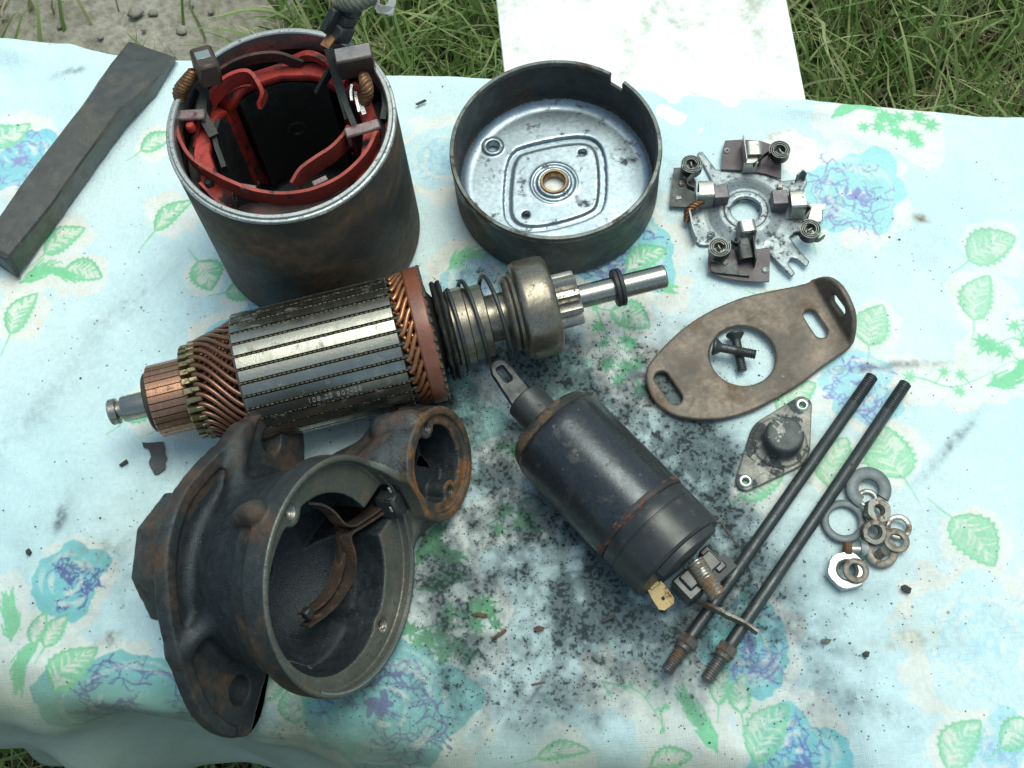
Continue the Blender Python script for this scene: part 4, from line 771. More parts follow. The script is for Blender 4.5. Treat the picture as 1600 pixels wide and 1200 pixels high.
# black insulators and soldered tags by the clips
for pts, h, th, m_ in (([canloc(300, 130, 7.0), canloc(322, 150, 7.0), canloc(318, 180, 6.9), canloc(335, 215, 6.6)], .7, .5, 'rubber'), ([canloc(345, 190, 6.6), canloc(340, 225, 6.3), canloc(352, 265, 6.0)], .9, .25, 'rubber'), ([canloc(598, 130, 6.9), canloc(603, 165, 6.9), canloc(600, 190, 6.8)], .6, .3, 'rubber'),
                      ([canloc(570, 145, 7.2), canloc(566, 165, 7.2), canloc(570, 182, 7.2)], .35, .22, 'bright'), ([canloc(551, 133, 7.5), canloc(549, 146, 7.4), canloc(550, 158, 7.3)], .3, .12, 'bright'), ([canloc(556, 146, 7.2), canloc(558, 160, 7.2), canloc(562, 176, 7.1)], .3, .14, 'bright'),
                      ([canloc(513, 75, 8.3), canloc(520, 100, 7.9), canloc(530, 135, 7.3), canloc(545, 185, 6.6)], .5, .45, 'rubber'), ([canloc(516, 110, 7.6), canloc(505, 130, 7.2), canloc(497, 145, 6.9)], .4, .2, 'rubber'), ([canloc(520, 95, 7.9), canloc(535, 150, 7.0), canloc(556, 205, 6.4)], .8, .3, 'rubber')):
    ribbon('insulator' if m_ == 'rubber' else 'solder_tag', pts, h*.8, th*.7, MT['inner' if m_ == 'rubber' else m_], n=16)
mb = MB(); x, y, z = canloc(297, 196, 7.1); mb.lathe([(0, .1), (.12, .07), (.17, 0), (.18, -.2)], 16, T(x, y, z)); mb.obj('rivet', MT['red'], can)
mb = MB(); x, y, z = canloc(326, 284, 6.6); mb.lathe([(0, .1), (.12, .07), (.17, 0), (.18, -.2)], 16, T(x, y, z)); mb.obj('rivet', MT['rubber'], can)
# brushes standing on their braids
def braid(parent, pts, r, m=MT['braid'], strands=4, turns=3.2, sr=.42, name='braid'):
    C_ = curve3(pts, 40); mb = MB()
    for s in range(strands):
        P = []
        for i, c in enumerate(C_):
            t = Vector(C_[min(i+1, len(C_)-1)])-Vector(C_[max(i-1, 0)]); t.normalize(); a = t.orthogonal().normalized() if abs(t.z) > .95 else t.cross(Vector((0, 0, 1))).normalized(); b = t.cross(a)
            f = i/(len(C_)-1); an = 2*PI*(s/strands+turns*f); k = r*(.75+.35*math.sin(PI*f)); P.append(Vector(c)+(a*math.cos(an)+b*math.sin(an))*k)
        mb.tube(P, r*sr*1.5, 6)
    return mb.obj(name, m, parent, sharp=60)
def put_at(px, py, h): return T(*canloc(px, py, h))
Mb = put_at(322, 104, 8.35) @ RZ(R(18)) @ RX(R(-12)) @ RY(R(8))
mb = MB(); mb.box(0, 0, 0, .78, 1.22, .95, Mb, .1); b1_ = mb.obj('brush', MT['carbon'], can)
mb = MB(); mb.box(-.02, .05, .478, .5, .42, .02, Mb, .005); mb.obj('worn_patch', MT['bright'], b1_)
mb = MB(); mb.box(.395, .1, .2, .02, .7, .08, Mb, .004); mb.obj('groove', MT['darksteel'], b1_)
braid(b1_, [canloc(303, 112, 8.2), canloc(292, 128, 8.0), canloc(281, 143, 7.7), canloc(282, 157, 7.4)], .16)
Mb = put_at(555, 96, 8.05) @ RZ(R(5)) @ RX(R(6))
mb = MB(); mb.box(0, 0, 0, 1.30, .62, 1.15, Mb, .05); b2_ = mb.obj('brush', MT['carbon'], can)
mb = MB(); mb.box(0, .015, .578, 1.22, .5, .02, Mb, .008); mb.obj('worn_patch', MT['carbon_g'], b2_)
braid(b2_, [canloc(568, 118, 7.75), canloc(572, 132, 7.9), canloc(573, 148, 7.6), canloc(568, 162, 7.2)], .15, turns=2.4)
# terminal block with its rubber grommet, copper strip, frayed cable and lug
gp = [canloc(522, 58, 8.1), canloc(533, 40, 8.5), canloc(541, 16, 8.9), canloc(545, 2, 9.1)]
mb = MB(); g0, g1, g2 = [Vector(p) for p in gp[:3]]; d = (g2-g0).normalized(); q_ = d.to_track_quat('Z', 'Y').to_matrix().to_4x4()
mb.box(0, 0, .32, .98, .74, .62, T(*g0) @ q_, .07); mb.box(0, 0, .82, .84, .66, .38, T(*g0) @ q_, .05); mb.box(0, 0, 1.3, .92, .70, .62, T(*g0) @ q_, .1); mb.box(0, .5, .7, .3, .5, .9, T(*g0) @ q_, .05); mb.obj('grommet', MT['rubber'], can)
ribbon('copper_strip', [canloc(508, 75, 8.3), canloc(514, 66, 8.35), canloc(521, 55, 8.4)], .2, .36, MT['braid'], n=8)
braid(can, [canloc(528, 6, 9.3), canloc(545, 6, 9.5), canloc(563, 4, 9.5), canloc(582, -3, 9.3)], .16, MT['cable'], 5, 1.8, .5, name='cable')
mb = MB(); M_ = T(*canloc(600, 1, 9.2)) @ RZ(R(-20)) @ RX(R(28)); mb.lathe([(.17, -.05), (.42, -.05), (.42, .05), (.17, .05)], 20, M_, close=True); mb.box(-.45, 0, 0, .5, .5, .12, M_, .03); mb.box(.1, -.3, 0, .6, .3, .1, M_, .02); mb.obj('cable_lug', MT['white'], can)

# ------------------------------------------------------------------ end cap (drum)
cap = root('end_cap', 2.70, 28.04, 0, 0, 'shallow round steel drum with a notched rim and a bronze bush in its floor', 'end cap')
ca_n = math.atan2(*(at(962, 130, 2.6)-np.array([2.70, 28.04, 0]))[[1, 0]])
def cl(px, py, h=.3): p = at(px, py, h); return (p[0]-2.70, p[1]-28.04)
def zz(P): return [cl(680+x/3.158, 60+y/3.158, .3) for x, y in P]
quad = smooth_poly(zz([(355, 560), (480, 515), (700, 475), (800, 495), (845, 580), (850, 800), (800, 890), (480, 975), (340, 920), (330, 780)]), 2)
holes = [(*cl(680+285/3.158, 60+540/3.158), .25), (*cl(680+726/3.158, 60+558/3.158), .15), (*cl(680+447/3.158, 60+867/3.158), .15)]
bush = cl(680+587/3.158, 60+712/3.158)
def f_cap(X, Y, Z):
    FZ = .36
    r = hyp(X, Y); d = rcyl(X, Y, Z, 4.03, 0, 2.83, .10)
    d = mx(d, -rcyl(X, Y, Z, 3.86, FZ, 4.2, .50))
    d = mx(d, slab(Z, 0, 2.83))
    q = poly2(X, Y, quad); FZ = .36; 
    dish = .05*np.clip((r-3.05)/.12, -1, 1)*0
    rec = mx(q, .10-Z)                                   # pressed recess of the diamond
    d = smax(d, -mx(q+.03, (.14-Z)), .05); d = smin(d, mx(mx(q+.34, -9), slab(Z, .1, .27)), .10)
    rb = hyp(X-bush[0], Y-bush[1])
    d = smin(d, mx(rb-.95, slab(Z, .02, .31)), .05); d = smax(d, -mx(rb-.85, .25-Z), .04); d = smin(d, mx(rb-.68, slab(Z, 0, .40)), .05); d = mx(d, .55-rb)
    hx, hy, hr = holes[0]; d = smin(d, mx(hyp(X-hx, Y-hy)-.42, slab(Z, .05, .46)), .06)
    for hx, hy, hr in holes: d = mx(d, hr-hyp(X-hx, Y-hy))
    c, s = math.cos(ca_n), math.sin(ca_n); u = X*c+Y*s; v = -X*s+Y*c; d = mx(d, -mx(mx(np.abs(v)-.30, 3.0-u), 2.30-Z))
    return d
V, Q = nets(f_cap, (-4.15, -4.15, -.1), (4.15, 4.15, 2.95), .048)
o = bignp('drum', V, Q, MT['cap_out'], cap)
o.data.materials.append(MT['cap_in']); 
fc = V[Q].mean(1); ins = (np.hypot(fc[:, 0], fc[:, 1]) < 3.90) & (fc[:, 2] > .08) & ~((fc[:, 2] > .62)); o.data.polygons.foreach_set('material_index', ins.astype(np.int32))
mb = MB(); mb.lathe([(.43, .01), (.56, .01), (.56, .40), (.54, .44), (.46, .44), (.43, .40)], 40, T(bush[0], bush[1], 0), close=True); mb.obj('bush', MT['brass'], cap)
mb = MB(); mb.lathe([(4.045, 2.62), (4.06, 2.66), (4.06, 2.80), (4.02, 2.87), (3.90, 2.87), (3.86, 2.82), (3.84, 2.70)], 120, a0=ca_n+.083, a1=ca_n+2*PI-.083); mb.obj('rolled_rim', MT['caprim'], cap)

# ------------------------------------------------------------------ brush holder plate
BC = at(1165, 330, .3)[:2]
bh = root('brush_holder', *BC, 0, 0, 'round zinc brush plate carrying four brush boxes and coiled springs beside the drum', 'brush holder')
def bl_(x, y, h): p = at(1020+x/4.444, 190+y/4.444, h); return np.array([p[0]-BC[0], p[1]-BC[1]])
B2 = lambda P, h=.1: [tuple(bl_(x, y, h)) for x, y in P]
lob = B2([(310, 215), (345, 205), (440, 330), (560, 350), (760, 350), (900, 410), (985, 400), (1010, 385), (1060, 370), (1075, 420), (1020, 520), (1130, 590), (1185, 610), (1180, 690), (1010, 770), (950, 800), (1015, 890), (1090, 970), (1075, 1000), (1055, 1003), (1000, 955), (960, 945), (940, 985), (990, 1050), (965, 1080), (820, 930), (790, 880), (700, 900), (560, 860), (430, 860), (330, 860), (290, 830), (235, 690), (290, 600), (350, 560), (420, 440), (360, 320), (310, 240)])
cz = bl_(645, 620, .3)
def f_bp(X, Y, Z):
    q = poly2(X, Y, lob); r = hyp(X-cz[0], Y-cz[1]); d = mx(q, slab(Z, .02, .11)); 
    cone = mx(mx(r-1.55, slab(Z-np.clip((1.5-r)*.45, 0, .22), .02, .12)), -1)
    d = smin(d, cone, .05); d = mx(d, .58-r); d = smin(d, mx(mx(r-.84, .60-r), slab(Z, .2, .40)), .05)
    for hx, hy in ((405, 785), (1010, 560)): h_ = bl_(hx, hy, .1); d = mx(d, .12-hyp(X-h_[0], Y-h_[1]))
    return d
V, Q = nets(f_bp, (-3.3, -3.3, -.05), (3.3, 3.3, .5), .04); bignp('base_plate', V, Q, MT['zinc'], bh, sharp=50)
def zplate(name, P, z0, z1, m, h=.2, parent=bh): mb = MB(); mb.prism(B2(P, h), z0, z1, bev=.0); return mb.obj(name, m, parent)
zplate('insulating_plate', [(500, 135), (620, 128), (740, 135), (830, 165), (893, 230), (890, 400), (780, 365), (640, 340), (475, 335), (482, 210)], .16, .24, MT['fibre'])
zplate('insulating_plate', [(385, 930), (560, 890), (815, 885), (808, 1112), (720, 1115), (600, 1105), (470, 1080), (382, 1045)], .16, .24, MT['fibre'])
zplate('side_plate', [(145, 325), (240, 320), (300, 420), (300, 600), (118, 590), (118, 560)], .16, .24, MT['darksteel'])
zplate('side_plate', [(1070, 570), (1200, 572), (1195, 605), (1175, 610), (1170, 690), (1080, 690)], .13, .18, MT['holder'])
def bbox(cx, cy, h, w_, l_, ht, ang, m, name, z0=.2, bev=.06, parent=bh):
    x, y = bl_(cx, cy, h); mb = MB(); M_ = T(x, y, 0) @ RZ(R(ang)); mb.box(0, 0, z0+ht/2, w_, l_, ht, M_, bev); return mb.obj(name, m, parent)
def arch(cx, cy, h, w_, l_, ht, ang, m, name='brush_box', th=.06, z0=.16):
    """open brush guide: a bent metal channel"""
    x, y = bl_(cx, cy, h); mb = MB(); M_ = T(x, y, 0) @ RZ(R(ang)); P = []
    r = .16
    for t in (0, .25, .5, .75, 1): P.append((-w_/2+r-r*math.cos(t*PI/2), z0+ht-r+r*math.sin(t*PI/2)))
    P = [(-w_/2, z0)]+P+[(-a, b) for a, b in P[::-1]]+[(w_/2, z0)]
    o_ = P; i_ = [(a*(1-2*th/w_), b-th if b > z0+.1 else b) for a, b in P]
    secs = [[(a, yy_, b) for a, b in o_+i_[::-1]] for yy_ in (-l_/2, l_/2)]; n = len(o_)
    vs = [p for s_ in secs for p in s_]; k = 2*n; fs = [(i, (i+1) % k, k+(i+1) % k, k+i) for i in range(k)]
    for s0 in (0, k):
        for i in range(n-1): fs.append((s0+i, s0+i+1, s0+k-2-i, s0+k-1-i))
    mb.add(vs, fs, M_); return mb.obj(name, m, bh)
# north box
bn = arch(700, 195, .95, .66, .62, .95, -6, MT['holder']); mb = MB()
x, y = bl_(632, 225, .6); mb.box(0, 0, .65, .06, 1.15, .95, T(x, y, 0) @ RZ(R(-4)), .02); mb.obj('guide_fin', MT['holder'], bh)
x, y = bl_(672, 320, .5); mb = MB(); mb.box(0, 0, .5, .55, .07, .66, T(x, y, 0) @ RZ(R(-6)), .02); mb.box(.05, .01, .86, .5, .4, .06, T(x, y, 0) @ RZ(R(-6)) @ T(0, .15, 0), .02); mb.obj('front_lip', MT['holder'], bh)
# west and east boxes with their carbon brushes
bbox(470, 500, .75, .58, .62, .74, -2, MT['carbon_g'], 'brush', .22, .03); arch(370, 480, .8, .78, .56, .86, 84, MT['holder'])
bbox(880, 540, .75, .60, .64, .74, -4, MT['carbon_g'], 'brush', .22, .03); arch(1005, 550, .85, .82, .56, .92, 86, MT['holder'])
# south box
arch(655, 735, .9, .66, .50, .92, 2, MT['holder']); arch(640, 880, .6, .62, .95, .56, 2, MT['darksteel']); bbox(700, 900, .6, .07, 1.05, .75, -4, MT['darksteel'], 'guide_fin', .2, .02)
zplate('side_plate', [(400, 985), (500, 960), (580, 965), (585, 1040), (665, 1040), (670, 1078), (430, 1052), (405, 1040)], .25, .36, MT['darksteel'], .3)
# eyelets, screws and slots
for cx, cy, m_ in ((515, 200, 'white'), (400, 785, 'zinc'), (780, 1028, 'white'), (885, 445, 'white')):
    x, y = bl_(cx, cy, .28); mb = MB(); mb.lathe([(.05, .2), (.12, .2), (.13, .28), (.10, .31), (.06, .29)], 18, T(x, y, 0), close=True); mb.obj('rivet', MT[m_], bh)
for cx, cy, z0 in ((200, 428, .24), (500, 985, .34), (885, 445, .2)):
    x, y = bl_(cx, cy, .3); mb = MB(); mb.lathe([(0, .07), (.09, .06), (.125, .03), (.13, -.04)], 16, T(x, y, z0+.03)); mb.box(0, 0, .07, .20, .04, .03, T(x, y, z0+.03) @ RZ(.6), 0); mb.box(0, 0, .07, .04, .20, .03, T(x, y, z0+.031) @ RZ(.6), 0); mb.obj('screw', MT['steel'], bh)
for cx, cy in ((180, 530), (785, 1030)):
    x, y = bl_(cx, cy, .25); mb = MB(); mb.box(0, 0, .262, .22, .16, .04, T(x, y, 0), .01); mb.obj('tab', MT['zinc'], bh)
# upright ears at left-bottom and top-right
for P, h in (([(250, 640), (262, 700), (275, 760), (300, 830)], .62), ([(995, 400), (1030, 365), (1062, 385)], .6), ([(1040, 600), (1085, 620), (1080, 660)], .7)):
    ribbon('bent_ear', [(*bl_(x_, y_, .35), .38) for x_, y_ in P], h, .06, MT['zinc'], bh, n=14)
braid(bh, [(*bl_(350, 555, .6), .6), (*bl_(300, 575, .6), .6), (*bl_(245, 620, .5), .5), (*bl_(232, 690, .3), .28)], .09, turns=2)
# coiled brush springs
for (cx, cy, h, a0) in ((885, 195, 1.0, 3.4), (268, 290, .95, 0), (1092, 745, .95, 2.0), (462, 868, .95, .3)):
    x, y = bl_(cx, cy, h); M_ = T(x, y, 0); zt = h; P = []
    for i in range(100): t = i/99; a = a0+t*2*PI*3.0; r = .20+.23*t; P.append((r*math.cos(a), r*math.sin(a), zt-.21))
    mb = MB(); mb.tube(P, 1, flat=(.026, .40), up=(0, 0, 1), M=M_); sp_ = mb.obj('coil_spring', MT['spring'], bh, sharp=30)
    mb = MB(); mb.tube([(x_, y_, z_+.205) for x_, y_, z_ in P], 1, flat=(.034, .02), up=(0, 0, 1), M=M_); mb.obj('worn_edge', MT['springedge'], sp_, sharp=30)
    mb = MB(); mb.lathe([(0, .2), (.17, .2), (.17, zt-.34), (0, zt-.33)], 16, M_); mb.box(0, 0, zt-.18, .09, .26, .34, M_ @ RZ(a0), .04); mb.obj('spring_post', MT['holder'], bh)
for P in ([(800, 215), (770, 235), (735, 270), (700, 300)], [(330, 330), (255, 390), (240, 440), (290, 470)], [(1040, 690), (1075, 640), (1095, 610), (1050, 590)], [(545, 830), (580, 850), (610, 820)]):
    ribbon('spring_arm', [(*bl_(x_, y_, .85), .82) for x_, y_ in P], .30, .03, MT['spring'], bh, n=16)
ribbon('spring_arm', [(*bl_(960, 800, .6), .6), (*bl_(1000, 780, .6), .66), (*bl_(1130, 830, .6), .66), (*bl_(1190, 800, .6), .6)], .25, .04, MT['spring'], bh, n=16)
# ------------------------------------------------------------------ armature with its starter drive
AH = 2.52
A0 = at(171, 645, AH)[:2]; A1 = at(1040, 431, AH)[:2]; AA = math.atan2(*(A1-A0)[::-1]); AL = float(np.linalg.norm(A1-A0)); AC = (A0+A1)/2
arm = root('armature', *AC, 0, AA, 'long copper wound motor armature with pinion and coil spring on its shaft', 'armature')
def st(px, py): p = at(px, py, AH)[:2]; return float((p-AC)@np.array([math.cos(AA), math.sin(AA)]))
X_TIP, X_C0, X_C1, X_R1, X_L0, X_L1, X_B0, X_B1, X_END = -AL/2, st(243, 629), st(305, 615), st(319, 611), st(388, 592), st(626, 533), st(651, 527), st(676, 520), AL/2
ax = (0, 0, AH)
def xl(name, prof, m, parent=arm, seg=64, sharp=38):
    """lathe round the shaft axis; prof = [(x, r)]"""
    mb = MB(); mb.lathe([(r, x) for x, r in prof], seg, RY(PI/2)); return mb.obj(name, m, parent, sharp=sharp, loc=ax if parent is arm else None)
xl('shaft', [(X_TIP, 0), (X_TIP, .40), (X_TIP+.06, .47), (X_TIP+.30, .47), (X_TIP+.33, .44), (X_TIP+.33, .34), (X_TIP+.48, .34), (X_TIP+.48, .44), (X_TIP+.53, .47), (X_C0+.3, .47), (X_C0+.3, .45), (X_B1+.2, .45), (X_END-3.2, .43), (X_END-.05, .43), (X_END, .38), (X_END, 0)], MT['shaft'])
xl('insulating_collar', [(X_C0-.22, .48), (X_C0-.22, 1.0), (X_C0-.16, 1.08), (X_C0-.02, 1.1), (X_C0+.1, 1.1)], MT['core'])
NS = 31
def ring_copies(name, mb, m, n=NS, off=0.0, parent=arm, sharp=30, every=1):
    me = mb.mesh(name, sharp)
    return [link(name, me, m, parent, rot=(off+2*PI*k/n, 0, 0), loc=ax) for k in range(0, n, every)]
def sector(mb, x0, x1, r0, r1, da, n=3, b=.03):
    secs = []
    for x, q in ((x0, r1-b), (x0+b, r1), (x1-b, r1), (x1, r1-b)):
        secs.append([(x, r0*math.sin(-da), r0*math.cos(-da))]+[(x, q*math.sin(-da+2*da*i/n), q*math.cos(-da+2*da*i/n)) for i in range(n+1)]+[(x, r0*math.sin(da), r0*math.cos(da))])
    return mb.loft(secs)
mb = MB(); sector(mb, X_C0, X_C1, .9, 1.31, PI/NS*.86); ring_copies('commutator_bar', mb, MT['comm'])
xl('commutator_core', [(X_C0+.05, 1.0), (X_C0+.05, 1.24), (X_C1, 1.24), (X_R1, 1.4), (X_R1, .6)], MT['core'])
mb = MB(); sector(mb, X_C1-.12, X_R1+.18, 1.0, 1.72, PI/NS*.52, 2, .05); mb.box(X_R1+.02, 0, 1.74, .30, .17, .12, None, .03); ring_copies('riser', mb, MT['riser'])
mb = MB(); sector(mb, X_C1+.02, X_R1+.14, 1.0, 1.5, PI/NS*.95, 2, .05); xl('winding_core', [(X_R1, .5), (X_R1+.02, 1.35), (X_R1+.5, 1.15), (X_L0-.5, 1.45), (X_L0, 2.0), (X_L0, .5)], MT['core'])
# front leads: S-shaped wires from each riser up to the slot
sk = R(-46)
def swire(r0, r1, x0, x1, skew, rad, n=18, bow=.0):
    P = []
    for i in range(n+1):
        t = i/n; e = t*t*(3-2*t); g_ = (t if bow == 0 else t); a = skew*(1-e); r = r0+(r1-r0)*(t**.9)+bow*math.sin(PI*t); P.append((x0+(x1-x0)*g_, r*math.sin(a), r*math.cos(a)))
    m_ = MB(); m_.tube(P, rad, 7); return m_
ring_copies('winding_wire', swire(1.70, 2.18, X_R1, X_L0+.12, sk*-1, .088, bow=-.02), MT['wire'], off=PI/NS, sharp=None)
ring_copies('inner_winding_wire', swire(1.45, 1.95, X_R1+.15, X_L0+.1, sk*1.2, .08, bow=-.12), MT['wire'], off=0, sharp=None)
# laminated stack: one tooth between every two slots
mb = MB(); sector(mb, X_L0, X_L1, 1.75, 2.38, PI/NS*.75, 3, .02); ring_copies('lamination_tooth', mb, MT['tooth'])
xl('stack_core', [(X_L0-.03, .6), (X_L0-.03, 2.14), (X_L0+.02, 2.18), (X_L1-.02, 2.18), (X_L1+.03, 2.14), (X_L1+.03, .6)], MT['core'])
xl('end_fibre', [(X_L0-.08, 1.2), (X_L0-.08, 2.22), (X_L0-.01, 2.26), (X_L0+.005, 1.9)], MT['fibre'])
mb = MB()
for i in range(34):
    x = X_L0-.06+(X_L1-X_L0+.12)*(i+.5)/34; hh = .012*((i*7) % 3); mb.box(x, 0, 2.29+hh, (X_L1-X_L0)/34*.8, .055, .14, None, .015)
ring_copies('slot_liner', mb, MT['liner'], off=PI/NS)
mb = MB(); mb.tube([(X_L1-.05, 0, 2.26), (X_L1+.12, 0, 2.27), (X_L1+.24, -.03, 2.18)], [.085, .10, .09], 7); ring_copies('slot_wedge', mb, MT['greasy'], off=PI/NS, sharp=None)
# rear end windings, two crossing layers
ring_copies('end_winding', swire(2.27, 2.33, X_L1+.10, X_B0+.10, R(-21), .092, bow=.03), MT['wire_b'], off=0, sharp=None)
ring_copies('end_winding', swire(2.10, 2.16, X_L1+.02, X_B0+.10, R(20), .092, bow=.0), MT['wire_b'], off=PI/NS, sharp=None)
xl('rear_core', [(X_L1, .6), (X_L1, 2.0), (X_B0+.1, 2.05), (X_B0+.1, .6)], MT['core'])
xl('retaining_band', [(X_B0, 2.15), (X_B0+.02, 2.42), (X_B0+.08, 2.48), (X_B0+.4, 2.50), (X_B1-.06, 2.50), (X_B1, 2.44), (X_B1, 2.2)], MT['band'], seg=96)
mb = MB()
for k in range(46):
    a = 2*PI*k/46; rr = 2.40+.05*math.sin(k*2.3); mb.box(X_B1+.02, rr*math.sin(a), rr*math.cos(a), .12, .22, .10, None, .02)
xl('band_back', [(X_B1-.02, 2.44), (X_B1+.05, 2.38), (X_B1+.07, 1.6), (X_B1+.1, .5)], MT['core']); mb.obj('band_teeth', MT['core'], arm, loc=ax)
# drive: greasy disc, sleeve, spring, clutch drum, pinion
D0 = st(694, 515)
def sx(px, py): return st(px, py)
def wob_lathe(name, prof, m, amp, seed):
    mb = MB(); mb.lathe([(r, x) for x, r in prof], 72, RY(PI/2)); g = random.Random(seed)
    mb.v = [(x+amp*mnoise.noise(Vector((x*6, y*3, z*3))), y*(1+amp*mnoise.noise(Vector((y*4, z*4, seed)))), z*(1+amp*mnoise.noise(Vector((y*4, z*4, seed))))) for x, y, z in mb.v]
    return mb.obj(name, m, arm, loc=ax)
wob_lathe('greasy_disc', [(D0-.12, .5), (D0-.12, 1.80), (D0-.05, 1.87), (D0+.02, 1.80), (D0+.05, 1.7), (D0+.09, 1.80), (D0+.16, 1.87), (D0+.24, 1.80), (D0+.24, .5)], MT['greasy'], .05, 3)
XS = sx(720, 505); XN = sx(762, 497); XF = sx(796, 490); XH0 = sx(809, 487); XH1 = sx(866, 474); XG = sx(903, 465)
xl('sleeve', [(D0+.2, .5), (D0+.22, 1.30), (D0+.34, 1.42), (XN-.75, 1.42), (XN-.70, 1.34), (XN-.05, 1.34), (XN, 1.28), (XN, .86), (XF, .86), (XF, .5)], MT['drive'])
xl('spring_seat', [(XF-.12, .8), (XF-.12, 1.28), (XF-.02, 1.38), (XF+.10, 1.40), (XF+.14, 1.34), (XF+.2, 1.50), (XF+.34, 1.54), (XH0+.05, 1.5), (XH0+.05, .8)], MT['drive'])
P = []
xl('drive_shoulder', [(X_B1+.08, 1.9), (D0-.3, 1.5), (D0-.1, 1.2), (D0-.1, .5)], MT['core'])
xa, xb = D0+.34, XF+.0; na = 2.7
for i in range(150):
    t = i/149; e = t if t > .12 else t*.45; a = 2*PI*na*t+1.0; r = 1.60-.06*t; P.append((xa+(xb-xa)*(t**1.15)+.10*math.sin(a), r*math.cos(a), r*math.sin(a)+.02))
mb = MB(); mb.tube(P, .08, 8); mb.obj('coil_spring', MT['darksteel'], arm, sharp=None, loc=ax)
xl('clutch_drum', [(XH0, .8), (XH0, 1.60), (XH0+.05, 1.74), (XH0+.16, 1.82), (XH0+.30, 1.84), (XH1-.30, 1.84), (XH1-.12, 1.78), (XH1-.02, 1.64), (XH1, 1.4), (XH1, .8)], MT['drive'], seg=96)
NG = 9; mb = MB()
def tooth(x0, x1):
    m_ = MB(); secs = []
    for x, k in ((x0, 1), (x1-.1, 1), (x1, .9)): secs.append([(x, y*k, z if z < .8 else z*(.97 if k < 1 else 1)) for y, z in ((-.26, .62), (-.22, .80), (-.15, .96), (-.10, 1.02), (.10, 1.02), (.15, .96), (.22, .80), (.26, .62))])
    return m_.loft(secs)
ring_copies('pinion_tooth', tooth(XH1-.05, XG), MT['gear'], n=NG, off=.25)
xl('pinion_hub', [(XH1-.05, .5), (XH1-.05, .72), (XG-.02, .72), (XG, .68), (XG, .44), (XG-.02, .42)], MT['gear'])
XR = sx(966, 449); xl('stop_ring', [(XR-.17, .42), (XR-.17, .66), (XR-.13, .70), (XR-.02, .70), (XR+.01, .655), (XR+.04, .70), (XR+.14, .70), (XR+.18, .64), (XR+.18, .42)], MT['rubber'])
# stamped number on one tooth
tc_ = bpy.data.curves.new('stamped_number', 'FONT'); tc_.body = '108 23 807-00'; tc_.size = .26*CM; tc_.extrude = .0001; tc_.align_x = 'CENTER'; tc_.space_character = 1.25
to = bpy.data.objects.new('tmp_text', tc_); sc.collection.objects.link(to); bpy.context.view_layer.update()
me = bpy.data.meshes.new_from_object(to.evaluated_get(bpy.context.evaluated_depsgraph_get())); bpy.data.objects.remove(to)
p_ = at(520, 633, 1.4); kk = round((math.asin(-.84))/(2*PI/NS)); ang = kk*2*PI/NS
o = link('stamped_number', me, MT['white'], arm); o.matrix_local = Matrix.Translation((0, 0, AH*CM)) @ Matrix.Rotation(-ang, 4, 'X') @ Matrix.Translation(((X_L0+X_L1)/2*CM+.002, -.0008, 2.385*CM)) 

# ------------------------------------------------------------------ drive end bracket (cast)
baz, bel = R(-18.2), R(26.0)
Bn = np.array([math.cos(bel)*math.cos(baz), math.cos(bel)*math.sin(baz), math.sin(bel)]); Bc0 = np.array([-6.14, 12.03, 3.62]); Bcs = np.array([-2.79, 16.2, 1.85])
_d = Bcs-Bc0; Bp = _d-Bn*(Bn@_d); Bp /= np.linalg.norm(Bp); Bq = np.cross(Bn, Bp)
brk = root('drive_end_bracket', Bc0[0], Bc0[1], 0, 0, 'large oily cast iron bracket lying tilted with its round mouth open, rusty fork inside', 'cast bracket')
MBK = Matrix(((Bp[0], Bq[0], Bn[0], 0), (Bp[1], Bq[1], Bn[1], 0), (Bp[2], Bq[2], Bn[2], Bc0[2]), (0, 0, 0, 1)))
def bk(V):
    W_ = V @ np.array([Bp, Bq, Bn])+np.array([0, 0, Bc0[2]]); W_[:, 2] = np.maximum(W_[:, 2], .03); return W_
def bloc(px, py, k):
    dr = at(px, py, 0)-np.array([0, 0, CH]); P_ = np.array([0, 0, CH])+dr*(((Bc0+Bn*k-np.array([0, 0, CH]))@Bn)/(Bn@dr)); r = P_-Bc0; return float(r@Bp), float(r@Bq)
E1, E2 = bloc(427, 687, -3.9), bloc(377.7, 1079, -3.9)
S0 = (5.55, 0.0); SK = .91
tap = [bloc(360+470/5, 680+600/5, -.4), bloc(360+1190/5, 880+490/5, -.4)]
stap = [bloc(550+695/6, 620+290/6, SK-.2), bloc(550+915/6, 620+880/6, SK-.2)]
def capsule(X, Y, Z, a, b, r0, r1):
    a = np.array(a); b = np.array(b); e = b-a; t = np.clip(((X-a[0])*e[0]+(Y-a[1])*e[1]+(Z-a[2])*e[2])/(e@e), 0, 1)
    return np.sqrt((X-a[0]-t*e[0])**2+(Y-a[1]-t*e[1])**2+(Z-a[2]-t*e[2])**2)-(r0+(r1-r0)*t)
def hull(X, Y, c0, r0, c1, r1):
    ex, ey = c1[0]-c0[0], c1[1]-c0[1]; L_ = math.hypot(ex, ey); ex /= L_; ey /= L_; x = np.abs(-(X-c0[0])*ey+(Y-c0[1])*ex); y = (X-c0[0])*ex+(Y-c0[1])*ey
    b = (r0-r1)/L_; a = math.sqrt(1-b*b); k = -x*b+y*a
    return np.where(k < 0, hyp(x, y)-r0, np.where(k > a*L_, hyp(x, y-L_)-r1, x*a+y*b-r0))
FLP = smooth_poly([(5.1, 1.9), (5.05, 3.0), (4.3, 3.85), (2.0, 4.2), (-.55, 4.45), (-2.0, 3.9), (-3.1, 2.9), (-4.0, 1.4), (-4.55, -.2), (-4.9, -1.7), (-4.7, -3.0), (-4.0, -4.15), (-2.9, -4.45), (-1.9, -3.6), (-.6, -2.6), (1.5, -2.6), (3.0, -1.2), (4.3, .9)], 2)
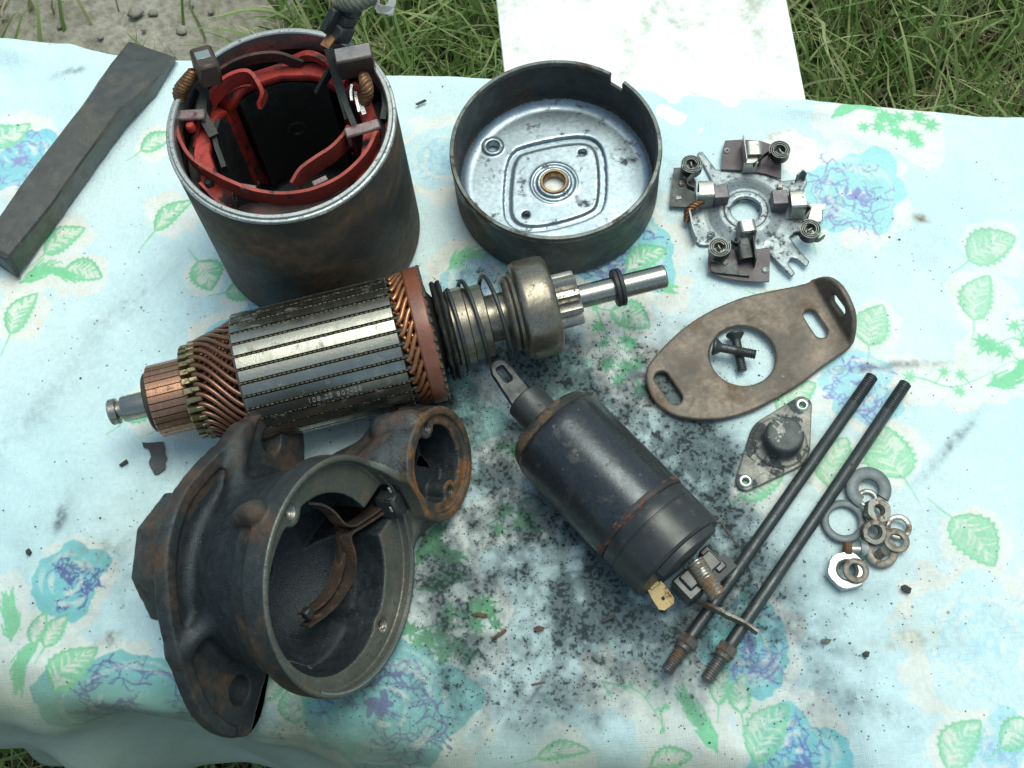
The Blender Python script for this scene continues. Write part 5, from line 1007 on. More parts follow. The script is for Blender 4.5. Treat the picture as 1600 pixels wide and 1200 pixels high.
def f_br(X, Y, Z):
    r = hyp(X, Y)
    d = rcyl(X, Y, Z, 3.97, -.95, 0, .06)                                     # mouth band
    neck = mx(r-(3.78+.24*(Z+.9)), slab(Z, -4.4, -.4)); d = smin(d, neck, .15)
    fl = smax(poly2(X, Y, FLP), slab(Z, -4.42, -3.95), .12); fl = smin(fl, smax(poly2(X, Y, FLP)+.55, slab(Z, -4.95, -4.2), .12), .1)
    d = smin(d, fl, .50); lip = mx(mx(np.abs(poly2(X, Y, FLP)+.22)-.2, (X+Y*-1.2)*1.0), slab(Z, -4.4, -3.86)); d = smin(d, lip, .15)
    d = smin(d, capsule(X, Y, Z, (.1, 3.0, -3.1), (2.6, 4.0, -4.1), .36, .28), .45); d = smin(d, capsule(X, Y, Z, (-2.8, .75, -3.3), (-4.1, .35, -4.15), .32, .28), .4)   # ribs beside the ears
    pb = poly2(X, Y, [(-.55+2.45*math.cos(2*PI*i/9+.55), .95+2.45*math.sin(2*PI*i/9+.55)) for i in range(9)]); d = smin(d, smax(pb, slab(Z, -6.35, -4.6), .2), .12)           # pilot boss behind the flange
    for e, q in ((E1, 1.0), (E2, 1.15)): d = smax(d, -mx(hyp(X-e[0], Y-e[1])-q, slab(Z, -3.95, -1.6)), .08)
    # boss lugs for the tapped holes outside
    lx, ly = bloc(388, 800, -1.2); d = smin(d, capsule(X, Y, Z, (lx, ly, -.9), (lx*.93, ly*.93, -1.6), .42, .36), .12)
    # solenoid housing and web
    sol = rcyl(X, Y, Z, 2.04, -.55, SK, .06, *S0); sol = smin(sol, rcyl(X, Y, Z, 1.75, -1.5, 0, .3, *S0), .2); sol = smin(sol, capsule(X, Y, Z, (5.2, 0, -.4), (3.0, .2, -3.2), 1.7, 1.3), .35)
    sol = smin(sol, capsule(X, Y, Z, (3.4, 1.2, -.6), (5.0, 1.2, .1), .8, .8), .4); sol = smin(sol, capsule(X, Y, Z, (5.6, 1.95, .45), (5.3, 1.85, -.6), .40, .5), .15)
    sol = smin(sol, capsule(X, Y, Z, (3.5, -1.5, -.5), (4.8, -1.3, .2), .6, .6), .4)
    d = smin(d, sol, .30)
    # hollows
    d = mx(d, -mx(r-3.76, -.38-Z))
    cav = mx(hyp(X+.40, Y+.0)-(2.98+.0*Z), slab(Z, -1.6, 1)); cav = smin(cav, np.sqrt((X+.30)**2+Y**2+((Z+1.35)*1.15)**2)-2.95, .15)
    for t in tap: cav = smax(cav, -(hyp(X-t[0], Y-t[1])-.50), .12)
    d = smax(d, -cav, .05); d = mx(d, .75-hyp(X, Y)+np.where(Z < -3.5, 0, -9))
    d = smax(d, -mx(hyp(X-S0[0], Y-S0[1])-1.74, SK-.16-Z), .03)
    sc_ = mx(hyp(X-S0[0], Y-S0[1])-1.38, slab(Z, -1.0, 2)); 
    for t in stap: sc_ = smax(sc_, -(hyp(X-t[0], Y-t[1])-.40), .1)
    sc_ = smax(sc_, (S0[0]-.35-X)-.0+0*Z+np.where(Z > -.0, 0, -9)*0, .05) if False else sc_
    d = smax(d, -sc_, .05)
    shelf = mx(mx(hyp(X-S0[0], Y-S0[1])-1.5, slab(Z, -1.4, -.05)), (X-S0[0])+.1+(Y)*.9); d = mn(d, shelf)
    d = smax(d, -mx(mx(np.abs(Y)-.62, slab(X, 1.5, 3.9)), slab(Z, -3.2, .25)), .05)   # slot for the fork end
    for t in tap: d = mx(d, mx(.25-hyp(X-t[0], Y-t[1]), -9)+np.where(Z < -1.6, -9, 0))
    for t in stap: d = mx(d, .20-hyp(X-t[0], Y-t[1])+np.where(Z < -.9, -9, 0))
    for e in (E1, E2): d = mx(d, .50-hyp(X-e[0], Y-e[1])+np.where(Z > -2.5, -9, 0))
    return d
V, Q = nets(f_br, (-5.9, -5.1, -6.6), (8.0, 5.1, 1.1), .065)
nz = np.array([mnoise.noise(Vector(p)*3.2)*.022+mnoise.noise(Vector(p)*.9)*.02 for p in V]); rr_ = np.hypot(V[:, 0], V[:, 1])
fcn = (V[:, 2] < -.97) | (np.hypot(V[:, 0]-.0, V[:, 1]) > 4.1); cen = V*np.array([1, 1, 0]); cen[rr_ > 5] -= np.array([S0[0], S0[1], 0]); ln_ = np.linalg.norm(cen, axis=1)+1e-6
V = V+(cen/ln_[:, None])*(nz*fcn*(V[:, 2] < .7))[:, None]
o = bignp('casting', bk(V), Q, MT['cast'], brk)
for m_ in ('cast_in', 'castface', 'castring'): o.data.materials.append(MT[m_])
fc = V[Q].mean(1); nrm = np.cross(V[Q[:, 1]]-V[Q[:, 0]], V[Q[:, 2]]-V[Q[:, 0]]); nrm /= np.linalg.norm(nrm, axis=1)[:, None]+1e-9
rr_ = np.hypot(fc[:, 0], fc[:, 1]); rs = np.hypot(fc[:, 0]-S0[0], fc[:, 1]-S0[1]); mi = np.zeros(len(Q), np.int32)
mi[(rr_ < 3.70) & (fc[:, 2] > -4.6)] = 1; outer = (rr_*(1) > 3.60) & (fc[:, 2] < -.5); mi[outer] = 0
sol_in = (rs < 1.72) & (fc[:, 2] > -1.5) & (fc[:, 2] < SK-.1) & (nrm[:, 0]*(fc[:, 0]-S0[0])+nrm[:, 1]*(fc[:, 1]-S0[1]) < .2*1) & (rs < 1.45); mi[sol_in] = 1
mi[(np.abs(nrm[:, 2]) > .8) & (rr_ < 3.80) & (fc[:, 2] > -.55) & (fc[:, 2] < -.2)] = 2; mi[(rr_ > 3.68) & (rr_ < 4.0) & (fc[:, 2] > -.36) & ((rr_ < 3.80) | (fc[:, 2] > -.07))] = 2
mi[(rs < 2.1) & (fc[:, 2] > SK-.35) & (nrm[:, 2] > .3)] = 3
o.data.polygons.foreach_set('material_index', mi)
def bkobj(mb, name, m, sharp=38, parent=brk):
    V_ = bk(np.array(mb.v)); mb.v = [tuple(v) for v in V_]; return mb.obj(name, m, parent, sharp)
for (x, y), r, m_ in [(t, .24, 'bright') for t in tap]+[(t, .19, 'darksteel') for t in stap]:
    z1 = -.42 if m_ == 'bright' else SK-.2; prof = [(r+.02, z1)]
    for i in range(9): prof += [(r-.03, z1-.05-i*.10), (r+.01, z1-.10-i*.10)]
    prof.append((0, z1-1.0)); mb = MB(); mb.lathe(prof, 20, T(x, y, 0)); bkobj(mb, 'tapped_hole', MT['steel' if m_ == 'bright' else 'darksteel'])
# bright worn lip lines
mb = MB(); mb.lathe([(3.755, -.10), (3.755, .01), (3.79, .018), (3.83, .004)], 90, a0=R(-150), a1=R(20)); bkobj(mb, 'worn_lip', MT['rim'])
# gear fork seen inside the mouth: a folded rusty channel
def bp_(px, py, k): a, b = bloc(px, py, k); return (a, b, k)
def fsw(pts, wds, th, name='fork_arm', n=30, side=.0):
    mb = MB(); mb.tube(curve3(pts, n), 1, flat=(th, wds), up=(0, 0, 1)); return mb
Z1 = lambda x, y, k: bp_(360+x/5, 680+y/5, k)
Z2 = lambda x, y, k: bp_(360+x/5, 880+y/5, k)
parts_ = [([Z1(570, 530, -1.0), Z1(680, 545, -.9), Z1(770, 600, -.9), Z1(850, 690, -1.0), Z1(930, 705, -1.1), Z1(1020, 650, -1.0), Z1(1120, 580, -.8), Z1(1240, 470, -.5)], .55, .09),
          ([Z1(1240, 540, -.5), Z1(1130, 625, -.8), Z1(1000, 710, -1.0), Z1(915, 765, -1.1), Z1(905, 830, -1.1), Z1(935, 930, -1.1), Z1(935, 1060, -1.2), Z2(905, 150, -1.3), Z2(820, 290, -1.4), Z2(720, 390, -1.5), Z2(580, 490, -1.6)], .62, .08),
          ([Z1(865, 720, -1.3), Z1(870, 800, -1.4), Z1(860, 960, -1.5), Z1(835, 1060, -1.5), Z2(790, 180, -1.6), Z2(700, 300, -1.7), Z2(560, 400, -1.8)], .62, .09)]
fk = bkobj(fsw(parts_[0][0], .50, .08, n=40), 'shift_fork', MT['fork'])
for p_, w_, t_ in parts_[1:]: bkobj(fsw(p_, w_*.75, t_*.85, n=50), 'fork_flange', MT['fork'], parent=fk)
mb = MB(); mid = [tuple((np.array(a)+np.array(b))/2-np.array([0, 0, .16])) for a, b in zip(curve3(parts_[1][0][3:], 40)[::1], curve3(parts_[2][0], 46))]
mb.tube(mid, 1, flat=(.34, .10), up=(0, 0, 1)); bkobj(mb, 'fork_web', MT['fork'], parent=fk)
mb = MB(); c_ = Z2(600, 390, -1.5); mb.box(*c_, .35, .35, .3, None, .05); bkobj(mb, 'fork_pad', MT['greasy'], parent=fk)
mb = MB(); c_ = Z1(1290, 540, -.1); mb.box(c_[0], c_[1], c_[2]-.2, .62, .95, .85, None, .1); mb.box(c_[0]-.15, c_[1]+.45, c_[2]+.02, .3, .12, .3, None, .03); bkobj(mb, 'rubber_plug', MT['rubber'])
for px, py in ((607, 766), (609, 796)):
    a, b = bloc(px, py, .15); mb = MB(); mb.box(a, b, .2, .06, .22, .08, None, .01); bkobj(mb, 'plug_clip', MT['white'])
# studs and lumps on the casting
for px, py, k, r, m_ in ((666, 753, -.1, .16, 'darksteel'), (388, 945, -.8, .10, 'steel')):
    a, b = bloc(px, py, k); mb = MB(); mb.lathe([(0, .06), (r*.7, .05), (r, 0), (r, -.15)], 16, T(a, b, k)); bkobj(mb, 'rivet', MT[m_])
# ------------------------------------------------------------------ solenoid
SH = 1.88
s0 = at(858, 664, SH)[:2]; s1 = at(1061, 873, SH)[:2]; SA = math.atan2(*(s1-s0)[::-1]); SL = float(np.linalg.norm(s1-s0)); SM = (s0+s1)/2
sol_r = root('solenoid', *SM, 0, SA, 'black painted cylindrical solenoid with threaded stud, brass spade tab and slotted plunger', 'solenoid')
def sl_(px, py, h=SH): p = at(px, py, h); v = p[:2]-SM; return (float(v@np.array([math.cos(SA), math.sin(SA)])), float(v@np.array([-math.sin(SA), math.cos(SA)])), h)
def sxl(name, prof, m, seg=96, parent=sol_r, sharp=38, yz=(0, 0), a0=0, a1=2*PI):
    mb = MB(); mb.lathe([(r, x) for x, r in prof], seg, T(0, yz[0], SH+yz[1]) @ RY(PI/2), a0, a1); return mb.obj(name, m, parent, sharp)
xb0, xb1 = -SL/2, SL/2; xg = sl_(750+580/2.222, 540+600/2.222)[0]
sxl('body', [(xb0-.02, .6), (xb0-.02, 1.55), (xb0+.05, 1.60), (xb0+.28, 1.64), (xb0+.34, 1.72), (xb0+.42, 1.80), (xb0+.62, 1.865), (xb0+.9, 1.88), (xg-.25, 1.88), (xg-.16, 1.875), (xg-.1, 1.85)], MT['sol'])
sxl('rear_shoulder', [(xb0-.06, .7), (xb0-.08, 1.52), (xb0-.03, 1.62), (xb0+.10, 1.70), (xb0+.30, 1.76), (xb0+.36, 1.72)], MT['soledge'])
sxl('crimped_band', [(xg-.30, 1.883), (xg-.22, 1.90), (xg-.12, 1.905), (xg-.06, 1.87), (xg-.05, 1.82), (xg, 1.82), (xg+.02, 1.85)], MT['weld'])
xc = xb1
sxl('end_cap', [(xg-.02, 1.7), (xg-.02, 1.84), (xg+.02, 1.865), (xg+.42, 1.865), (xg+.44, 1.84), (xg+.48, 1.84), (xg+.50, 1.865), (xc-.1, 1.86), (xc, 1.78), (xc, .5), (xc-.01, 0)], MT['bakelite'])
# stepped terminal block, upper half
sxl('terminal_shell', [(xc-.05, .8), (xc+.02, 1.74), (xc+.26, 1.70), (xc+.30, 1.64), (xc+.30, .5)], MT['bakelite'], a0=R(128), a1=R(222))
def sbox(name, px, py, h, s, m, rz=0, ry=0, rx=0, bev=.05, parent=sol_r):
    x, y, z = sl_(px, py, h); mb = MB(); mb.box(0, 0, 0, *s, T(x, y, z) @ RZ(R(rz)) @ RY(R(ry)) @ RX(R(rx)), bev); return mb.obj(name, m, parent)
sbox('terminal_block', 1092, 897, 1.35, (.62, 1.45, 1.2), MT['bakelite'])
sbox('terminal_block', 1112, 880, 1.3, (1.0, .42, 1.1), MT['bakelite'], bev=.06)
sbox('terminal_block', 1074, 919, 1.3, (.95, .70, 1.0), MT['bakelite'], bev=.06)
mb = MB(); x, y, z = sl_(1110, 882, 1.95)
mb.loft([[(-.1, -.45, -.5), (-.1, .5, -.5), (-.1, .5, -.1), (-.1, -.45, -.1)], [(.5, -.3, -.6), (.5, .55, -.6), (.5, .55, -.25), (.5, -.3, -.25)]], T(x+.1, y+.15, z)); mb.obj('side_wall', MT['bakelite'], sol_r)
def thread(mb, x0, x1, r, pitch, M, seg=24, amp=.10):
    """helical ridge around local X"""
    n = int((x1-x0)/pitch*seg); secs = []; rows = []
    prof = []
    k = max(2, int((x1-x0)/pitch))
    for i in range(k):
        x = x0+(x1-x0)*i/k; d = (x1-x0)/k; prof += [(r*(1-amp), x+d*.05), (r, x+d*.38), (r, x+d*.58), (r*(1-amp), x+d*.95)]
    prof = [(0, x0)]+prof+[(r*.7, x1), (0, x1)]
    return mb.lathe(prof, seg, M @ RY(PI/2))
x, y, z = sl_(1098, 896, 2.0); x2, y2, z2 = sl_(1122, 932, 1.9); Mst = T(x, y, 1.98) @ RZ(math.atan2(y2-y, x2-x)) @ RY(R(4)); ls = math.hypot(x2-x, y2-y)
mb = MB(); thread(mb, -.5, ls, .32, .135, Mst); mb.obj('threaded_stud', MT['thread'], sol_r, sharp=30)
mb = MB(); thread(mb, -.5, ls*.28, .335, .10, Mst); mb.obj('thread_end', MT['steel'], sol_r, sharp=30)
# brass spade terminal and bent contact
M_ = T(*sl_(1033, 931, 1.15)) @ RZ(R(-6)) @ RY(R(20))
sp = [(-.42, -.28), (-.1, -.33), (.32, -.33), (.46, -.2), (.46, .2), (.32, .33), (-.1, .33), (-.42, .28)]
hole = [(.10+.075*math.cos(2*PI*i/8+PI/8), .075*math.sin(2*PI*i/8+PI/8)) for i in range(8)]
mb = MB(); ang_ = [math.atan2(b, a-.10) for a, b in sp]; hh = [(.10+.075*math.cos(a), .075*math.sin(a)) for a in ang_]
vs = [(a, b, z) for z in (-.04, .04) for a, b in sp]+[(a, b, z) for z in (-.04, .04) for a, b in hh]; n = 8; fs = []
for i in range(n):
    j = (i+1) % n; fs += [(n+i, n+j, 3*n+j, 3*n+i), (i, j, 2*n+j, 2*n+i), (i, j, n+j, n+i), (2*n+i, 2*n+j, 3*n+j, 3*n+i)]
mb.add(vs, fs, M_); mb.box(-.5, 0, .03, .3, .4, .14, M_, .03); mb.obj('spade_terminal', MT['spade'], sol_r)
mb = MB(); mb.tube([sl_(1118, 818, 1.5), sl_(1126, 816, 1.7), sl_(1133, 826, 1.5), sl_(1149, 847, 1.0)], .035, 6); mb.obj('bent_wire', MT['rustw'], sol_r)
mb = MB(); mb.tube([sl_(1100, 826, 2.0), sl_(1104, 823, 2.15), sl_(1108, 832, 1.9), sl_(1110, 840, 1.7)], 1, flat=(.05, .2), up=(0, 0, 1)); mb.obj('contact_tab', MT['white'], sol_r)
mb = MB(); mb.tube([sl_(1092, 832, 1.9), sl_(1112, 815, 2.1), sl_(1122, 808, 2.1)], .07, 8); mb.obj('rim_bead', MT['greasy'], sol_r)
# plunger with slotted tongue
xp = sl_(822, 637)[0]
sxl('plunger', [(xp-.30, 0), (xp-.30, .68), (xp-.25, .73), (xp-.1, .735), (xb0+.1, .735)], MT['darksteel'])
t0 = sl_(773, 566, 1.75); t1 = sl_(818, 625, 1.95); P_, Q_ = np.array(t0), np.array(t1); L_ = float(np.linalg.norm(Q_-P_)); az_ = math.atan2(Q_[1]-P_[1], Q_[0]-P_[0]); Mt = T(*P_) @ RZ(az_) @ RX(R(-8))
def f_tongue(X, Y, Z):
    q = mx(poly2(X, Y, [(0, -.12), (.12, -.28), (.4, -.38), (L_+.3, -.46), (L_+.3, .46), (.4, .38), (.12, .28), (0, .12)]), -poly2(X, Y, [(.28, -.12), (.36, -.16), (.90, -.17), (.98, -.1), (.98, .1), (.90, .17), (.36, .16), (.28, .12)])); return smax(q, slab(Z, -.14, .14), .03)
V, Q = nets(f_tongue, (-.1, -.55, -.2), (L_+.4, .55, .2), .03); V = np.array([tuple(Mt @ Vector(v)) for v in V]); bignp('slotted_tongue', V, Q, MT['darksteel'], sol_r, sharp=50)
# paint scars and dents on the body
for px, py, r in ((865, 668, .06), (898, 706, .09), (902, 712, .05), (971, 767, .05), (904, 640, .04), (892, 671, .05), (930, 745, .035), (880, 730, .03), (1000, 742, .04), (950, 690, .03), (1020, 830, .035)):
    x, y, _ = sl_(px, py, SH+1.75); yy_ = min(1.7, max(-1.7, y)); a = math.asin(yy_/1.88); mb = MB(); mb.lathe([(0, .012), (r*.6, .014), (r, .0)], 10, T(x, 0, SH) @ RX(-a) @ T(0, 0, 1.876)); mb.obj('chipped_spot', MT['cable'], sol_r)

# ------------------------------------------------------------------ rusty plate
pl = lambda x, y, h=.2: at(980+x/2.1437, 400+y/2.1437, h)[:2]
PC = pl(420, 300); d = pl(740, 305)-pl(610, 80); la = math.atan2(-d[0], d[1]); # local x points away from the plate body, across the bend
ua = math.atan2(*(pl(740, 305)-pl(610, 80))[::-1])+PI/2
e1 = np.array([math.cos(ua), math.sin(ua)]); e2 = np.array([-math.sin(ua), math.cos(ua)])
def pc(x, y, h=.2): v = pl(x, y, h)-PC; return (float(v@e1), float(v@e2))
xbend = (pc(740, 305)[0]+pc(610, 80)[0])/2
outl = [pc(*p) for p in ((58, 400), (75, 355), (140, 285), (200, 232), (280, 182), (380, 140), (480, 118), (600, 95))]
tabw = 1.55
o2 = [pc(610, 80), pc(740, 305)]; yA, yB = o2[0][1], o2[1][1]
tab = [(xbend+.3, yA-.02*np.sign(yA)), (xbend+tabw*.72, yA*.86+yB*.14), (xbend+tabw*.98, yA*.66+yB*.34), (xbend+tabw, yA*.45+yB*.55), (xbend+tabw*.86, yA*.2+yB*.8), (xbend+.35, yB)]
low = [pc(*p) for p in ((650, 375), (580, 430), (500, 478), (400, 530), (300, 552), (170, 545), (110, 508), (75, 465))]
OUT = smooth_poly(outl+tab+low, 2)
bigc = pc(386, 335); br_ = abs(float(np.linalg.norm(pl(386, 232)-pl(386, 437))))/2; br2 = float(np.linalg.norm(pl(280, 335)-pl(493, 335)))/2
rbig = (br_+br2)/2
slA = (pc(115, 410), pc(160, 475), .27); slB = (pc(612, 200), pc(648, 255), .25)
slT = ((xbend+tabw*.55, yA*.56+yB*.44), (xbend+tabw*.6, yA*.40+yB*.60), .20)
def f_pl(X, Y, Z):
    q = poly2(X, Y, OUT); q = mx(q, rbig-hyp(X-bigc[0], Y-bigc[1]))
    for a, b, r in (slA, slB, slT): q = mx(q, -seg2(X, Y, a, b, r))
    return smax(q, slab(Z, 0, .24), .05)
V, Q = nets(f_pl, (min(p[0] for p in OUT)-.1, min(p[1] for p in OUT)-.1, -.06), (max(p[0] for p in OUT)+.1, max(p[1] for p in OUT)+.1, .3), .05)
br0, brad, bmax = xbend-.05, .40, R(74); x_ = V[:, 0]; z_ = V[:, 2]; th = np.clip((x_-br0)/brad, 0, bmax); ex = np.maximum(0, x_-br0-brad*bmax); zr = brad-z_
nx_ = np.where(x_ > br0, br0+np.sin(th)*zr+np.cos(th)*ex, x_); nz_ = np.where(x_ > br0, brad-np.cos(th)*zr+np.sin(th)*ex, z_); V = np.stack([nx_, V[:, 1], nz_+.04+.0*x_], 1)
o = bignp('rusty_plate', V, Q, MT['plate'], sharp=50); o.location = (PC[0]*CM, PC[1]*CM, 0); o.rotation_euler = (0, 0, ua)
tag(o, 'flat rusty brown steel plate with one large hole, three slots and a bent up end', 'mounting plate')

# ------------------------------------------------------------------ two countersunk screws in the big hole
def csk(name, p0, p1, z0, z1, label, top):
    a, b = at(*p0, z0), at(*p1, z1); c = a; e = b-a; L_ = float(np.linalg.norm(e)); r = root(name, c[0], c[1], 0, math.atan2(e[1], e[0]), label, 'screw', 'screws inside the hole of the rusty plate')
    tilt = math.atan2(e[2], math.hypot(e[0], e[1])); M_ = T(0, 0, a[2]) @ RY(-tilt)
    mb = MB(); mb.lathe([(0, -.02), (.08, -.02), (.30, -.02), (.34, .02), (.34, .07), (.19, .26), (.17, .30), (.17, L_*.55)], 28, M_ @ RY(PI/2)); mb.box(-.01, 0, 0, .06, .56, .07, M_, .0); mb.obj('head', MT['darksteel'], r)
    mb = MB(); thread(mb, L_*.5, L_, .185, .085, M_, 20, .14); mb.obj('thread', MT['darksteel'], r, sharp=30)
csk('countersunk_screw', (1148, 521), (1160, 580), .36, .22, 'black countersunk screw lying underneath, pointing down inside the hole of the rusty plate', 0)
csk('countersunk_screw', (1115, 541), (1181, 554), .58, .58, 'black countersunk screw lying on top, pointing right inside the hole of the rusty plate', 1)

# ------------------------------------------------------------------ small flaked cover
zc_ = lambda x, y, h=.1: at(980+x/2.1437, 400+y/2.1437, h)[:2]
CC = zc_(500, 625); cvr = root('bearing_cover', *CC, 0, 0, 'small domed grey cover with flaking paint and two eyelets beside the long rods', 'cover')
ea, eb_ = zc_(586, 500)-CC, zc_(396, 755)-CC; dc = at(980+527/2.1437, 400+600/2.1437, .95)[:2]-CC; base_c = dc*.6
def f_cv(X, Y, Z):
    h = mn(hull(X, Y, tuple(base_c), 1.12, tuple(ea), .36), hull(X, Y, tuple(base_c), 1.12, tuple(eb_), .36)); d = smax(h, slab(Z, .03, .13), .03)
    dome = rcyl(X, Y, Z, .70, .05, 1.12, .16, dc[0], dc[1]); d = smin(d, dome, .22); d = smin(d, mx(hyp(X-base_c[0], Y-base_c[1])-.95, slab(Z, .05, .20)), .1)
    for e in (ea, eb_): d = mx(d, .12-hyp(X-e[0], Y-e[1]))
    return d
V, Q = nets(f_cv, (-2.2, -2.2, -.02), (2.2, 2.2, 1.25), .04); bs = bignp('base', V, Q, MT['flaky2'], cvr, sharp=50); bs.data.materials.append(MT['flaky']); fc = V[Q].mean(1)
bs.data.polygons.foreach_set('material_index', ((np.hypot(fc[:, 0]-dc[0], fc[:, 1]-dc[1]) < .78) & (fc[:, 2] > .42)).astype(np.int32))
for e in (ea, eb_): mb = MB(); mb.lathe([(.11, .02), (.24, .1), (.25, .15), (.20, .18), (.14, .17), (.11, .1)], 28, T(e[0], e[1], 0), close=True); mb.obj('eyelet', MT['eyelet'], cvr)

# ------------------------------------------------------------------ two long through bolts
def rod(p0, p1, p_nut, label, nutm):
    a, b = at(*p0, .24), at(*p1, .24); c = (a+b)/2; e = b-a; L_ = float(np.linalg.norm(e[:2])); n_ = at(*p_nut, .3); xn = float((n_-c)[:2]@(e[:2]/L_))
    r = root('through_bolt', c[0], c[1], 0, math.atan2(e[1], e[0]), label, 'bolt', 'long through bolts')
    M_ = T(0, 0, .36) @ RY(PI/2); h = L_/2
    mb = MB(); mb.lathe([(.21, -h+1.3), (.232, -h+1.36), (.232, xn-.1)], 28, M_); mb.obj('shank', MT['rod'], r)
    mb = MB(); thread(mb, -h, -h+1.36, .235, .085, T(0, 0, .36), 22, .12); mb.obj('thread', MT['rod'], r, sharp=30)
    mb = MB(); thread(mb, xn+.1, h, .235, .088, T(0, 0, .36), 22, .13); mb.obj('thread', MT['rodend'], r, sharp=30)
    pr = []
    for x, k in ((xn-.20, .86), (xn-.15, 1), (xn+.12, 1), (xn+.17, .86)): pr.append([(x, .385*k*math.sin(2*PI*i/6), .36+.385*k*math.cos(2*PI*i/6)) for i in range(6)])
    mb = MB(); mb.loft(pr); mb.lathe([(.3, xn+.15), (.29, xn+.30), (.24, xn+.34)], 24, M_); mb.obj('hexagon', nutm, r)
rod((1362, 590), (1041, 1050), (1073, 1003), 'left one of two long black threaded rods, its lower end beside the solenoid stud', MT['rodend'])
rod((1414, 601), (1103, 1064), (1136, 1018), 'right one of two long black threaded rods, its upper end nearest the ring washers', MT['rodend'])
# thin twisted link resting across both rods
lk = root('terminal_link', *at(1136, 962, .6)[:2], 0, 0, 'thin rusty twisted metal link resting across the two long rods', 'link')
c0_ = at(1136, 962, .6)
def lkp(px, py, h): p = at(px, py, h)-c0_; return (p[0], p[1], h)
for P, w_, m_ in (([lkp(1088, 938, .75), lkp(1100, 944, .75), lkp(1120, 953, .74), lkp(1137, 962, .73)], .34, 'rustw'), ([lkp(1133, 961, .72), lkp(1150, 968, .72), lkp(1168, 977, .70), lkp(1184, 989, .66)], .36, 'rustw')):
    mb = MB(); mb.tube(curve3(P, 14), 1, flat=(.10, w_), up=(.0, .15, 1)); mb.obj('link_plate', MT[m_], lk)

# ------------------------------------------------------------------ pile of nuts and washers
wz = lambda x, y, h: at(1270+x/5.71, 720+y/5.71, h)
def washer(x, y, h, ro, ri, th, m, name, label, cat='washer', tx=0, ty=0, gap=None, rz=0, group='loose washers in the pile'):
    p = wz(x, y, h); mb = MB(); prof = [(ri, -th/2+.015), (ri+.02, -th/2), (ro-.02, -th/2), (ro, -th/2+.02), (ro, th/2-.02), (ro-.03, th/2), (ri+.03, th/2), (ri, th/2-.02)]
    a0, a1 = (R(gap[0]), R(gap[1])) if gap else (0, 2*PI); mb.lathe(prof, 48, RX(R(tx)) @ RY(R(ty)), a0, a1, close=True)
    if gap:
        pass
    o = mb.obj(name, m); o.location = (p[0]*CM, p[1]*CM, h*CM); o.rotation_euler = (0, 0, R(rz)); return tag(o, label, cat, group)
washer(275, 540, .10, .79, .53, .16, MT['blueclip'], 'ring_washer', 'large grey ring washer with a raised inner lip, left side of the small parts pile'); p = wz(275, 540, .19)
washer(497, 250, .22, .80, .36, .14, MT['blueclip'], 'open_clip', 'open grey C shaped clip at the top of the small parts pile', 'clip', 3, 0, (-42, 232))
washer(490, 335, .10, .37, .22, .09, MT['steel'], 'thin_washer', 'thin bright washer half hidden under the grey C shaped clip', tx=-6)
washer(765, 590, .10, .46, .27, .10, MT['steel'], 'spring_washer', 'shiny spring washer at the right edge of the small parts pile', tx=4, gap=(-150, 190))
washer(745, 710, .24, .47, .24, .10, MT['rustw'], 'washer', 'brown rusty washer leaning over the shiny spring washer', tx=-8, ty=8)
washer(615, 815, .17, .56, .29, .11, MT['rustw'], 'washer', 'grey brown rusty washer with a screw tip inside its hole', tx=5, ty=-6)
washer(385, 980, .45, .45, .25, .13, MT['rustw'], 'washer', 'rusty brown washer lying on top of the bright hexagon nut', tx=-4, ty=4)
def nut(x, y, h, r, ri, th, m, label, tx=0, ty=0, rz=0, m2=None):
    p = wz(x, y, h); o = root('hex_nut', p[0], p[1], h, R(rz), label, 'nut', 'loose nuts in the pile'); M_ = RX(R(tx)) @ RY(R(ty)); n = 24; secs = []
    for z, k, rr in ((-th/2, .90, 1), (-th/2+.05, 1, 0), (th/2-.05, 1, 0), (th/2, .90, 1)):
        ring = []
        for i in range(n):
            a = 2*PI*i/n; hexr = r*math.cos(PI/6)/math.cos((a % (PI/3))-PI/6); q = min(hexr, r*.93) if rr else hexr; ring.append((q*math.cos(a), q*math.sin(a), z))
        secs.append(ring)
    inn = [[(ri*1.12*math.cos(2*PI*i/n), ri*1.12*math.sin(2*PI*i/n), th/2) for i in range(n)], [(ri*math.cos(2*PI*i/n), ri*math.sin(2*PI*i/n), th/2-.06) for i in range(n)], [(ri*math.cos(2*PI*i/n), ri*math.sin(2*PI*i/n), -th/2) for i in range(n)]]
    S = secs+inn; vs = [q for s_ in S for q in s_]; fs = []
    for a in range(len(S)):
        b = (a+1) % len(S)
        for i in range(n): j = (i+1) % n; fs.append((a*n+i, a*n+j, b*n+j, b*n+i))
    mb = MB(); mb.add(vs, fs, M_); mb.obj('nut_body', m, o)
    prof = [(ri*.99, th/2-.07)]
    for i in range(4): d_ = (th-.1)/4; prof += [(ri*.88, th/2-.08-d_*i-.3*d_), (ri*.99, th/2-.08-d_*(i+1)+.1*d_)]
    mb = MB(); mb.lathe(prof, 20, M_); mb.obj('inner_thread', MT['rustw'], o); return o
nut(575, 450, .42, .50, .20, .34, MT['steel'], 'tarnished hexagon nut on edge just below the grey C shaped clip', 8, 14, 12)
nut(540, 635, .34, .47, .24, .40, MT['steel'], 'shiny tilted nut in the middle of the small parts pile', 18, -6, 30)
nut(300, 985, .22, .72, .36, .34, MT['white'], 'bright white plated hexagon nut underneath the lowest rusty washer', 0, 0, 5)
